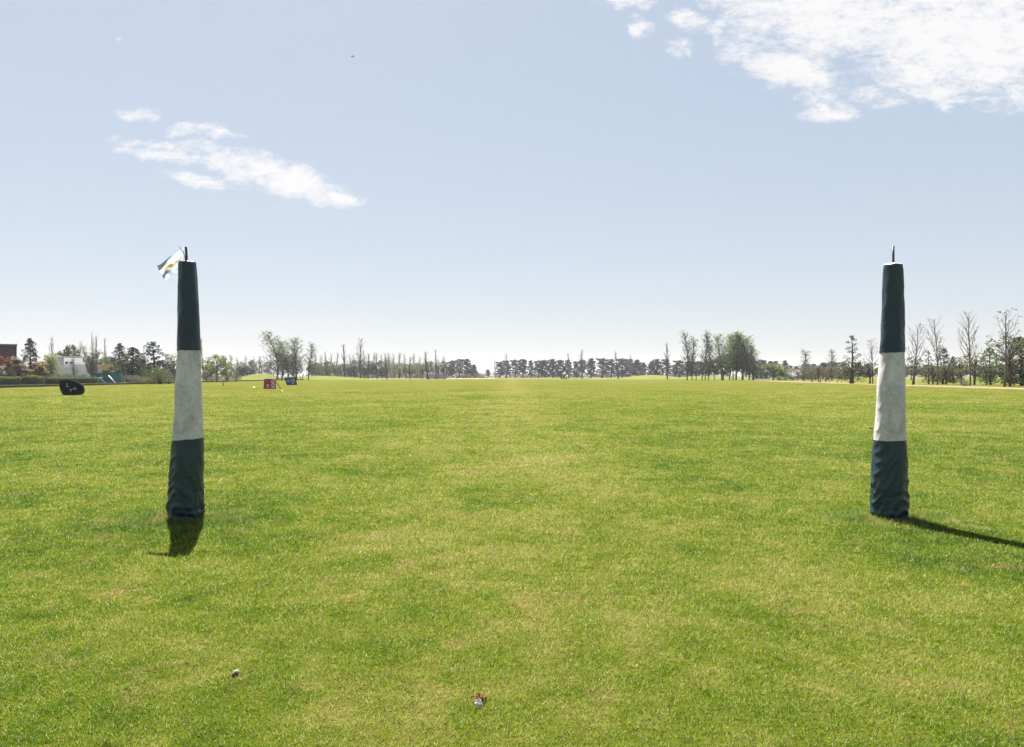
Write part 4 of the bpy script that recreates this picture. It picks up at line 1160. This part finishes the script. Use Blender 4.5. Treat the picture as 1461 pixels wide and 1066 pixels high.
f = MB(); bxp(136.9, 139.1, 524.5, 531, 160, 0.03, f, 0.155); f.build('pane', M_GLASS, fo)
f = MB(); bxp(164.6, 171.4, 530, 548, 160, 0.1, f, 0.04); f.build('door', M_DGREEN, h)

ORG = (gx(247, 150), 150, 0)
h = empty('shed', ORG, -math.atan2(ORG[0], ORG[1])); tag(h, 'plain grey shed half hidden behind the left goal post', 'shed')
m = MB(); bxp(245, 262, 527.6, 549, 150, 4, m); m.build('wall', simple_mat('grey_cladding', (0.20, 0.20, 0.19), 0.8, 0.2, 1.5), h)
m = MB(); bxp(244.4, 262.6, 526.6, 527.6, 150, 4.6, m, -0.3); m.build('roof', M_ROOF, h)
f = MB(); bxp(250, 254, 533, 546, 150, 0.06, f, -0.06); f.build('door', simple_mat('grey_door', (0.14, 0.14, 0.135), 0.7), h)

# green wind net with posts, an A-frame and a leaning white pole
ORG = (gx(150, 126), 126, 0)
h = empty('net_fence', ORG); tag(h, 'dark green wind net strung on posts in front of the ochre building', 'fence')
mnet, nnt, nout = new_mat('green_net')
tcn = N(nnt, 'ShaderNodeTexCoord')
cN = mix_col(nnt, noise_tex(nnt, tcn.outputs['Object'], 2.2, 6, 0.7), (0.015, 0.075, 0.078), (0.05, 0.19, 0.185))
dN = N(nnt, 'ShaderNodeBsdfDiffuse'); tN = N(nnt, 'ShaderNodeBsdfTranslucent'); nnt.links.new(cN, dN.inputs[0]); nnt.links.new(cN, tN.inputs[0])
mN = N(nnt, 'ShaderNodeMixShader'); mN.inputs[0].default_value = 0.3; nnt.links.new(dN.outputs[0], mN.inputs[1]); nnt.links.new(tN.outputs[0], mN.inputs[2]); nnt.links.new(mN.outputs[0], nout.inputs[0])
b = MB(); x0, x1 = gx(128.5, 126)-ORG[0], gx(173, 126)-ORG[0]; zt = gz(531.5, 126)
nx, nz = 60, 8
for s in (0, 1):
    for j in range(nz+1):
        for i in range(nx+1):
            x = x0+(x1-x0)*i/nx
            b.v.append((x, 0.08*math.sin(x*2.1)+0.05*mnoise.noise(Vector((x*1.5, j*0.8, 1)))+0.012*s, 0.05+(zt-0.05)*j/nz - 0.10*abs(math.sin(x*0.9))*(j/nz)))
off = (nx+1)*(nz+1)
for s in (0, 1):
    for j in range(nz):
        for i in range(nx):
            q = (j*(nx+1)+i, j*(nx+1)+i+1, (j+1)*(nx+1)+i+1, (j+1)*(nx+1)+i)
            b.f.append(tuple(k+off*s for k in (q if s == 0 else q[::-1])))
b.build('net', mnet, h, smooth=True)
for i in range(5):
    x = x0+(x1-x0)*i/4
    b = MB(); b.tube([(x, 0.16, -0.1), (x, 0.16, zt+0.12)], [0.035, 0.03], 8); b.build('fence_post', simple_mat('grey_green_steel', (0.10, 0.14, 0.13), 0.6) if i == 0 else bpy.data.materials['grey_green_steel'], h)
def bar(name, pts, r, mat, label, cat, Y):
    o0 = (gx(pts[0][0], Y), Y, 0)
    b = MB()
    pv_ = [(gx(p[0], Y)-o0[0], (p[2] if len(p) > 2 else 0), max(0.0, gz(p[1], Y))) for p in pts]
    b.tube(pv_, [r]*len(pv_), 10)
    b.tube([(q[0], q[1], q[2]-r*1.2) for q in (pv_[0],)]+[(pv_[0][0], pv_[0][1], pv_[0][2]+r*0.8)], [r*1.35, r*1.35], 10)
    o = b.build(name, mat, None, smooth=True); o.location = o0
    tag(o, label, cat); return o
M_WPAINT = simple_mat('white_paint', (0.55, 0.55, 0.53), 0.5, 0.1, 3)
bar('white_pole', [(165, 546.8, 0), (152.5, 536, 0.55)], 0.065, M_WPAINT, 'white pole leaning diagonally against the green wind net', 'pole', 124.5)
h = empty('training_goal', (gx(144, 123.5), 123.5, 0)); tag(h, 'thin grey A-shaped metal frame standing before the green wind net', 'frame')
Mg = simple_mat('galvanised_steel', (0.30, 0.33, 0.33), 0.5, 0.2, 4, metal=0.2)
o0 = gx(144, 123.5)
for pts in ([(138.5, 548), (141.5, 538.5)], [(150.5, 546.5), (141.5, 538.5)]):
    b = MB(); b.tube([(gx(px_, 123.5)-o0, 0, max(-0.05, gz(py_, 123.5))) for px_, py_ in pts], [0.035, 0.035], 8); b.build('leg', Mg, h)
b = MB(); b.tube([(gx(141.5, 123.5)-o0, -0.05, gz(538.5, 123.5)), (gx(141.5, 123.5)-o0, 1.1, gz(538.7, 123.5))], [0.035, 0.035], 8); b.build('crossbar', Mg, h)
h = empty('railing', (gx(72, 126.5), 126.5, 0)); tag(h, 'short white garden railing between the yellow blossom shrub and the shrub bed', 'railing')
o0 = gx(72, 126.5)
for px_ in (64.8, 71.5, 79):
    b = MB(); b.box(gx(px_, 126.5)-o0-0.03, gx(px_, 126.5)-o0+0.03, -0.03, 0.03, 0, gz(535.0, 126.5)-0.05); b.build('baluster', M_WPAINT, h)
b = MB(); b.box(gx(64.4, 126.5)-o0, gx(79.5, 126.5)-o0, -0.05, 0.05, gz(535.0, 126.5)-0.05, gz(534.6, 126.5)+0.02); b.build('handrail', M_WPAINT, h)

# low boards along the left edge of the pitch
h = empty('side_board', (left_edge(88), 88, 0)); tag(h, 'long low dark board with pale top edge along the left side of the pitch', 'board')
bf = MB(); bt = MB()
ysb = [70+i*6.0 for i in range(34)]
for i in range(len(ysb)-1):
    a, c = ysb[i], ysb[i+1]-0.03
    xa, xc = left_edge(a)-left_edge(88), left_edge(c)-left_edge(88)
    wob = 0.02*math.sin(i*2.3)
    n = len(bf.v); H = 0.25+wob
    for (xx, yy) in ((xa, a-88), (xc, c-88)):
        bf.v += [(xx, yy, -0.02), (xx, yy, H), (xx-0.045, yy, H), (xx-0.045, yy, -0.02)]
    bf.f += [(n, n+4, n+5, n+1), (n+1, n+5, n+6, n+2), (n+2, n+6, n+7, n+3), (n, n+1, n+2, n+3), (n+7, n+6, n+5, n+4)]
    n = len(bt.v)
    for (xx, yy) in ((xa, a-88), (xc, c-88)):
        bt.v += [(xx+0.02, yy, H+0.002), (xx+0.02, yy, H+0.05), (xx-0.14, yy, H+0.05), (xx-0.14, yy, H+0.002)]
    bt.f += [(n, n+4, n+5, n+1), (n+1, n+5, n+6, n+2), (n+2, n+6, n+7, n+3), (n, n+3, n+7, n+4), (n, n+1, n+2, n+3), (n+7, n+6, n+5, n+4)]
bf.build('board', M_BOARD, h); bt.build('top_rail', M_PALEWOOD, h)

# ------------------------------------------------------------------ buildings on the right and far off
ORG = (gx(1086, 262), 262, 0)
h = empty('long_shed', ORG, -math.atan2(ORG[0], ORG[1])); tag(h, 'low white shed with dark openings under the round sunlit tree', 'shed')
m = MB(); bxp(1072, 1098, 534.0, 541, 262, 6, m); m.build('wall', M_LGREY, h)
m = MB(); bxp(1071, 1099, 532.6, 534, 262, 7, m, -0.5); m.build('roof', M_LGREY, h)
for a in (1077, 1083.5, 1090):
    f = MB(); bxp(a, a+5.2, 537.0, 539.6, 262, 0.06, f, -0.06); f.build('opening', M_GLASS, h)
ORG = (gx(1131, 300), 300, 0)
h = empty('grey_roof_house', ORG, -math.atan2(ORG[0], ORG[1])); tag(h, 'house with a wide low grey-purple roof behind the small yellow-green tree', 'house')
m = MB(); bxp(1120, 1144, 536.5, 543, 300, 8, m, 1.0); m.build('wall', M_LGREY, h)
zb, zr = gz(537, 300), gz(527.3, 300)
xa, xb = (1117-1131)*300/F*0.93, (1146-1131)*300/F*0.93
m = MB(); m.v = [(xa, 0, zb), (xb, 0, zb), (xb, 10, zb), (xa, 10, zb), (xa+1.2, 5, zr), (xb-1.2, 5, zr), (xa, 0, zb-0.2), (xb, 0, zb-0.2), (xb, 10, zb-0.2), (xa, 10, zb-0.2)]
m.f = [(0, 1, 5, 4), (1, 2, 5), (2, 3, 4, 5), (3, 0, 4), (6, 7, 1, 0), (7, 8, 2, 1), (8, 9, 3, 2), (9, 6, 0, 3), (9, 8, 7, 6)]
m.build('roof', M_ROOF, h)
f = MB(); bxp(1126, 1131, 538, 541.5, 300, 0.06, f, 0.93); f.build('door', M_GLASS, h)
ORG = (gx(1153, 345), 345, 0)
h = empty('pillared_house', ORG, -math.atan2(ORG[0], ORG[1])); tag(h, 'hazy tall house with two pale pillars behind the brown-green saplings', 'house')
m = MB(); bxp(1144, 1164, 524, 541, 345, 7, m, 1.2); m.build('wall', simple_mat('grey_green_render', (0.17, 0.19, 0.18), 0.8), h)
m = MB(); bxp(1145.5, 1162, 519.6, 524, 345, 6, m, 1.5); m.build('roof', M_ROOF, h)
for a in (1148.2, 1155.8):
    m = MB(); bxp(a, a+1.9, 519.5, 541, 345, 0.6, m, 0.3); m.build('pillar', M_CREAM, h)
ORG = (gx(624, 350), 350, 0)
h = empty('boundary_wall', ORG, -math.atan2(ORG[0], ORG[1])); tag(h, 'low pale mauve-grey wall seen between the far bare poplars', 'wall')
m = MB(); bxp(611.5, 637, 534.2, 541, 350, 0.4, m); m.build('wall', simple_mat('mauve_render', (0.36, 0.33, 0.36), 0.85, 0.15, 0.4), h)
m = MB(); bxp(611.2, 637.3, 533.5, 534.2, 350, 0.6, m, -0.1); m.build('coping', M_CREAM, h)

# ------------------------------------------------------------------ banners
def lettering(txt, size, mat, parent, loc, rot, name='lettering', ext=0.004):
    cu = bpy.data.curves.new(name, 'FONT'); cu.body = txt; cu.size = size; cu.extrude = ext
    cu.offset = 0.016*size; cu.align_x = 'CENTER'; cu.align_y = 'CENTER'
    t = bpy.data.objects.new('tmp', cu); col.objects.link(t)
    dg = bpy.context.evaluated_depsgraph_get()
    me = bpy.data.meshes.new_from_object(t.evaluated_get(dg))
    bpy.data.objects.remove(t)
    me.materials.clear(); me.materials.append(mat)
    o = bpy.data.objects.new(name, me); col.objects.link(o)
    o.parent = parent; o.location = loc; o.rotation_euler = rot
    return o
M_RED = simple_mat('crimson_fabric', (0.30, 0.014, 0.062), 0.7, 0.2, 4)
M_BLUE = simple_mat('navy_fabric', (0.010, 0.045, 0.125), 0.7, 0.25, 4)
M_BLUE2 = simple_mat('mid_blue_print', (0.035, 0.075, 0.19), 0.7, 0.2, 4)
M_PRINT = simple_mat('white_print', (0.75, 0.72, 0.74), 0.6, 0.08, 4)
M_PINKP = simple_mat('pale_pink_print', (0.62, 0.38, 0.47), 0.6, 0.1, 4)
M_LBLUE = simple_mat('light_blue_print', (0.42, 0.52, 0.68), 0.6, 0.1, 4)
M_BLACKM = simple_mat('black_metal', (0.02, 0.02, 0.02), 0.5)

Y = 81.5
h = empty('red_banner', (gx(385, Y), Y, 0)); tag(h, 'crimson sponsor banner with white sideways letters on a black stand', 'banner', 'sponsor banners on the pitch')
X = lambda px: gx(px, Y)-gx(385, Y)
Z = lambda py: gz(py, Y)
b = MB(); out_ = [(X(376.1), Z(554.6)), (X(392.9), Z(554.8)), (X(393.3), Z(541.6)), (X(391), Z(540.6)), (X(379), Z(540.4)), (X(377), Z(541.8))]
b.poly(out_, -0.05, 0.03); b.build('panel', M_RED, h)
b = MB(); b.box(X(376.0), X(393.6), -0.02, 0.06, 0.0, Z(554.9)+0.03); b.build('foot_rail', M_BLACKM, h)
b = MB()
b.poly([(X(380.6), Z(552)), (X(381.6), Z(552)), (X(381.9), Z(547.4)), (X(380.9), Z(547.4))], -0.062, -0.052)
b.v = []; b.f = []
b.poly([(X(380.8), Z(552.2)), (X(382.0), Z(552.2)), (X(382.2), Z(548.2)), (X(380.8), Z(548.2))], -0.058, -0.052)
b.poly([(X(382.25), Z(551.0)), (X(383.9), Z(552.2)), (X(383.6), Z(550.3)), (X(384.4), Z(548.2)), (X(382.25), Z(549.6))], -0.058, -0.052)
b.build('emblem', M_PINKP, h)
b = MB(); b.box(X(379.2), X(385.6), -0.058, -0.052, Z(550.2+3.6), Z(549.6+3.6)); b.build('small_print', M_PINKP, h)
lettering('IOO', 0.50, M_PRINT, h, (X(390), -0.056, Z(547.9)), (R(90), R(-90), 0))
for (p0, p1, yy0, yy1) in (((394, 544.5), (402.6, 555.4), 0.0, -0.2), ((394.2, 545), (397, 554.2), 0.05, 0.6)):
    b = MB(); b.tube([(X(p0[0]), yy0, Z(p0[1])), (X(p1[0]), yy1, 0.0)], [0.025, 0.025], 8); b.build('leg', M_BLACKM, h)
b = MB(); b.tube([(X(393.4), 0.0, 0.0), (X(393.9), 0.0, Z(541))], [0.02, 0.02], 8); b.build('side_rail', M_BLACKM, h)

Y = 113
h = empty('blue_banner', (gx(415, Y), Y, 0)); tag(h, 'slanting dark blue sponsor banner with light blue letters, behind the crimson banner', 'banner', 'sponsor banners on the pitch')
X = lambda px: gx(px, Y)-gx(415, Y)
Z = lambda py: gz(py, Y)
b = MB(); b.poly([(X(409.4), Z(549.6)), (X(423.2), Z(549.3)), (X(421.0), Z(537.2)), (X(405.2), Z(538.4))], -0.05, 0.04); b.build('panel', M_BLUE, h)
b = MB(); b.poly([(X(405.2), Z(539.0)), (X(420.2), Z(538.9)), (X(420.1), Z(538.2)), (X(405.0), Z(538.3))], -0.06, -0.052); b.build('top_stripe', M_LBLUE, h)
b = MB(); b.poly([(X(409.4), Z(550.5)), (X(423.2), Z(550.2)), (X(423.2), Z(549.35)), (X(409.4), Z(549.65))], -0.06, 0.03); b.build('foot_rail', M_PRINT, h)
b = MB(); b.poly([(X(411.8+3.6*math.cos(a*math.pi/12)), Z(543.9+3.0*math.sin(a*math.pi/12))) for a in range(24)][::-1], -0.06, -0.052); b.build('emblem', M_BLUE2, h)
b = MB(); b.box(X(409.6), X(414.2), -0.068, -0.062, Z(544.0), Z(543.3)); b.build('small_print', M_LBLUE, h)
lettering('CS', 0.62, M_LBLUE, h, (X(418.3), -0.056, Z(544.3)), (R(90), R(-80), 0))
b = MB(); b.poly([(X(417.4+2.3*math.cos(a*math.pi/10)), Z(537.9+1.4*math.sin(a*math.pi/10)*(-1))) for a in range(11)][::-1], -0.066, -0.052); b.build('top_logo', M_PRINT, h)
b = MB(); b.tube([(X(421), 0.0, Z(537)), (X(423.8), 0, 0.0)], [0.05, 0.05], 8); b.build('side_rail', M_BLACKM, h)
b = MB(); b.tube([(X(414), 0.06, Z(540)), (X(415), 0.9, 0.0)], [0.03, 0.03], 8); b.build('leg', M_BLACKM, h)

Y = 55.3
h = empty('black_sign', (gx(104, Y), Y, 0)); tag(h, 'black rounded freestanding sign with faint grey letters near the left hedge', 'sign')
X = lambda px: gx(px, Y)-gx(104, Y)
Z = lambda py: max(0.005, gz(py, Y))
op = [(85.6,545.5),(87.5,543.6),(92,542.4),(97,542.1),(101,542.5),(106,543.8),(111,545.6),(115.5,548),(118.6,550.8),(120.2,554),(120.4,558),(119.0,561.2),(116,563.3),(111,564.0),(98,564.1),(92.4,564.0),(90.6,562.2),(88.6,559),(86.6,555),(85.2,550)]
b = MB(); b.poly([(X(x), Z(y)) for x, y in op][::-1], -0.06, 0.06)
b.build('panel', simple_mat('black_fabric', (0.010, 0.010, 0.012), 0.9, 0.35, 2, spec=0.05), h)
b = MB(); b.poly([(X(x), Z(y)) for x, y in [(84.2,553.5),(85.6,553.3),(88.4,558.6),(91.2,562),(91.4,564),(89,564),(87.2,560.4)]][::-1], 0.0, 0.07)
b.build('folded_edge', simple_mat('grey_fabric', (0.34, 0.34, 0.31), 0.8, 0.5, 5), h)
b = MB(); b.poly([(X(x), Z(y)) for x, y in [(83.6,553.8),(84.8,553.6),(87.4,558.2),(86.4,558.8)]][::-1], 0.08, 0.12); b.build('handle', M_BLACKM, h)
M_GP = simple_mat('grey_print', (0.30, 0.32, 0.35), 0.6, 0.2, 6)
lettering('L', 0.40, M_GP, h, (X(97), -0.066, Z(549.8)), (R(90), 0, R(0)))
b = MB()
def stroke(pts, w_):
    for (x0_, y0_), (x1_, y1_) in zip(pts, pts[1:]):
        dx, dy = x1_-x0_, y1_-y0_; l_ = math.hypot(dx, dy); nx_, ny_ = -dy/l_*w_, dx/l_*w_
        b.poly([(X(x0_+nx_), Z(y0_+ny_)), (X(x1_+nx_), Z(y1_+ny_)), (X(x1_-nx_), Z(y1_-ny_)), (X(x0_-nx_), Z(y0_-ny_))], -0.070, -0.062)
stroke([(99.5,556.3),(102,555.4),(104,555.7)], 0.35); stroke([(102.2,556.1),(101.4,559.4)], 0.35); stroke([(105,555.2),(107.4,553.4),(109.3,553.9)], 0.55); stroke([(106,556.2),(110,555.4)], 0.3)
b.build('script_print', M_GP, h)

# ------------------------------------------------------------------ small things
def bird(name, px, py, Y, span, label, flying):
    z = gz(py, Y) if flying else 0.0
    h = empty(name, (gx(px, Y), Y, z)); tag(h, label, 'bird', None if flying else 'birds on the grass')
    Mb = bpy.data.materials.get('dark_plumage') or simple_mat('dark_plumage', (0.03, 0.03, 0.035), 0.7, 0.4, 30)
    b = MB(); s = span
    zc = 0 if flying else s*0.42
    b.tube([(-0.42*s, 0, zc+0.02*s), (-0.3*s, 0, zc+.01*s), (-0.12*s, 0, zc), (0.08*s, 0, zc+0.02*s), (0.2*s, 0, zc+0.05*s), (0.28*s, 0, zc+0.10*s), (0.34*s, 0, zc+0.10*s), (0.42*s, 0, zc+0.085*s)],
           [0.05*s, 0.045*s, 0.10*s, 0.115*s, 0.08*s, 0.065*s, 0.05*s, 0.008*s], 10)
    b.build('body', Mb, h, smooth=True)
    for q in (-1, 1):
        b = MB()
        if flying:
            pts = [(0.10*s, 0.05*s*q, 0.04*s), (0.14*s, 0.30*s*q, 0.16*s), (0.02*s, 0.62*s*q, 0.22*s), (-0.14*s, 0.34*s*q, 0.14*s), (-0.12*s, 0.05*s*q, 0.03*s)]
        else:
            pts = [(0.12*s, 0.10*s*q, zc+0.06*s), (0.02*s, 0.125*s*q, zc+0.03*s), (-0.34*s, 0.06*s*q, zc+0.02*s), (-0.20*s, 0.10*s*q, zc-0.05*s), (0.06*s, 0.115*s*q, zc-0.03*s)]
        n = len(b.v); m_ = len(pts)
        b.v += pts + [(x, y, zz-0.012*s) for x, y, zz in pts]
        b.f += [tuple(range(m_)), tuple(range(m_, 2*m_))[::-1]]+[(i, m_+i, m_+(i+1) % m_, (i+1) % m_) for i in range(m_)]
        b.build('wing', Mb, h)
        if not flying:
            b = MB(); b.tube([(0, 0.05*s*q, zc-0.06*s), (0.02*s, 0.05*s*q, 0.2*s), (0.0, 0.05*s*q, 0), (0.06*s, 0.05*s*q, 0)], [0.012*s]*4, 5); b.build('leg', M_BLACKM, h)
    return h
o = bird('bird', 503, 80.5, 62, 0.46, 'small dark bird flying high in the sky between the posts', True); o.rotation_euler = (R(38), R(-8), R(15))
bird('bird', 1137.6, 549.5, 105, 0.46, 'dark bird standing on the grass, left one of the pair near the sand track', False)
o = bird('bird', 1142.6, 549.8, 104, 0.46, 'dark bird standing on the grass, right one of the pair near the sand track', False); o.rotation_euler = (0, 0, R(160))

M_CLOD = simple_mat('dark_soil_clod', (0.035, 0.028, 0.018), 0.95, 0.4, 20, bump=0.6)
Yc = gY(613.5)
b = MB(); b.lump((-0.03, 0, 0.016), (0.034, 0.03, 0.022), 3); b.lump((0.028, 0.01, 0.014), (0.028, 0.03, 0.018), 5)
o = b.build('soil_clod', M_CLOD, smooth=True); o.location = (gx(1243, Yc), Yc, 0.03); tag(o, 'dark turf clod lying on the grass just left of the right goal post', 'clod')
Yc = gY(964)
h = empty('stone', (gx(336, Yc), Yc, 0)); tag(h, 'small grey stone with pale top in the grass at lower left', 'stone')
b = MB(); b.lump((0, 0, 0.008), (0.016, 0.013, 0.015), 7, amp=0.3); b.build('rock', simple_mat('dark_stone', (0.07, 0.065, 0.055), 0.9, 0.4, 40), h, smooth=True)
b = MB(); b.lump((0.002, 0.008, 0.019), (0.015, 0.008, 0.006), 9, amp=0.3); b.build('pale_top', simple_mat('pale_top', (0.22, 0.20, 0.17), 0.9, 0.2, 40), h, smooth=True)  # separate paler lump on top of the stone
Yc = gY(1008)
b = MB(); n = 12
for j in range(n+1):
    for i in range(n+1):
        u, v = i/n-0.5, j/n-0.5
        q = Vector((u*6, v*6, 2.2))
        b.v.append((u*0.034*(1-0.4*abs(v))+0.006*mnoise.noise(q*1.3), v*0.030+0.006*mnoise.noise(q*1.1+Vector((5, 0, 0))), 0.016+0.016*mnoise.noise(q)+0.012*v))
for j in range(n):
    for i in range(n): b.f.append((j*(n+1)+i, j*(n+1)+i+1, (j+1)*(n+1)+i+1, (j+1)*(n+1)+i))
o = b.build('paper_scrap', simple_mat('white_paper', (0.42, 0.41, 0.385), 0.8, 0.06, 60)); o.location = (gx(683, Yc), Yc, 0.004); o.rotation_euler = (R(16), R(-8), R(25))
tag(o, 'crumpled white scrap of paper lying in the grass near the bottom middle', 'scrap')
b = MB(); rng = random.Random(5)
for _ in range(60): b.leaf(rng, Vector((rng.gauss(0, .013), rng.gauss(0.01, .012), 0.012+abs(rng.gauss(0, .008)))), 0.022)
o = b.build('dead_grass', LEAF, color=(0.14, 0.088, 0.045)); o.location = (gx(683, Yc), Yc+0.035, 0.0); tag(o, 'brown dead grass tuft right behind the white paper scrap', 'grass tuft')

for (px, py, wd, lab) in ((362.5, 553.4, 0.34, 'low white marker pad on the grass left of the crimson banner'), (402.8, 558.5, 0.20, 'tiny white marker on the grass right of the crimson banner')):
    Yc = gY(py); b = MB(); b.lump((0, 0, 0.03), (wd/2, wd/2*0.8, 0.085), 2, amp=0.06)
    o = b.build('field_marker', M_WPAINT, smooth=True); o.location = (gx(px, Yc), Yc, 0); tag(o, lab, 'marker', 'white markers by the banners')
def stake(px, base, top, r, lab, grp=None, c='dark_stake'):
    Ys_ = gY(base); mt = bpy.data.materials.get(c) or simple_mat(c, (0.045, 0.04, 0.035), 0.8, 0.3, 8)
    b = MB(); H = gz(top, Ys_); b.tube([(0, 0, -0.1), (0.01, 0, H*0.5), (0.0, 0, H*0.97), (0, 0, H)], [r, r*0.95, r*0.9, r*0.4], 9)
    o = b.build('stake', mt, smooth=True); o.location = (gx(px, Ys_), Ys_, 0); tag(o, lab, 'stake', grp)
stake(318.5, 551.2, 545.4, 0.05, 'thin dark stake on the grass right of the left goal post')
stake(428.5, 541.8, 537.4, 0.17, 'short dark stump, left one right of the blue banner', 'stumps by the blue banner')
stake(431.6, 541.8, 536.8, 0.17, 'short dark stump, right one right of the blue banner', 'stumps by the blue banner')
for i, px in enumerate((1159.5, 1170.5, 1178.5, 1183.5, 1194.5)):
    stake(px, 546.2, 540.0, 0.05 if i != 1 else 0.09, 'brown training stake, %s from the left under the saplings behind the sand track' % ORD[i], 'stakes under the saplings', 'brown_stake')

# a buggy and a trolley at the far end
Yg = 296
h = empty('golf_cart', (gx(805.8, Yg), Yg, 0)); tag(h, 'tiny dark golf cart with roof at the far end of the pitch before the pines', 'cart')
Mc = simple_mat('dark_red_paint', (0.07, 0.022, 0.02), 0.4, 0.2, 5)
b = MB(); b.box(-0.85, 0.85, -0.55, 0.55, 0.32, 0.58); b.poly([(-0.85, 0.58), (-0.85, 0.9), (-0.25, 0.9), (-0.2, 0.58)], -0.5, 0.5); b.poly([(0.45, 0.58), (0.60, 0.95), (0.85, 0.8), (0.85, 0.58)], -0.5, 0.5); b.build('body', Mc, h)
b = MB(); b.box(-0.62, -0.08, -0.5, 0.5, 0.91, 1.0); b.box(-0.72, -0.62, -0.5, 0.5, 0.92, 1.35); b.build('seat', M_BLACKM, h)
b = MB(); b.box(-0.85, 0.62, -0.6, 0.6, 1.80, 1.88); b.build('roof', simple_mat('cart_roof', (0.20, 0.17, 0.16), 0.6), h)
for sx in (-0.8, 0.55):
    for sy in (-0.5, 0.5):
        b = MB(); b.tube([(sx, sy, 0.6), (sx, sy, 1.8)], [0.03, 0.03], 6); b.build('roof_post', M_BLACKM, h)
for sx in (-0.6, 0.62):
    for sy in (-0.6, 0.6):
        b = MB(); b.tube([(sx, sy-0.09, 0.25), (sx, sy+0.09, 0.25)], [0.25, 0.25], 14); b.build('wheel', M_BLACKM, h)
h = empty('golf_trolley', (gx(800.2, Yg), Yg, 0)); tag(h, 'tiny dark golf trolley with upright bag just left of the golf cart', 'trolley')
b = MB(); b.tube([(0.25, 0, 0.25), (0.42, 0, 1.25), (0.45, 0, 1.42)], [0.15, 0.16, 0.17], 12); b.build('bag', M_BLACKM, h)
b = MB(); b.tube([(0.30, 0.1, 0.2), (-0.3, 0.1, 0.75), (-0.5, 0.1, 0.8)], [0.03, 0.03, 0.03], 8); b.build('handle', M_BLACKM, h)
for sy in (-0.35, 0.35):
    b = MB(); b.tube([(0.2, sy-0.04, 0.2), (0.2, sy+0.04, 0.2)], [0.2, 0.2], 14); b.build('wheel', M_BLACKM, h)

# prototypes that no tree used are dropped
for k, p in protos.items():
    if not p['used']:
        for c in list(p['root'].children): bpy.data.objects.remove(c)
        bpy.data.objects.remove(p['root'])
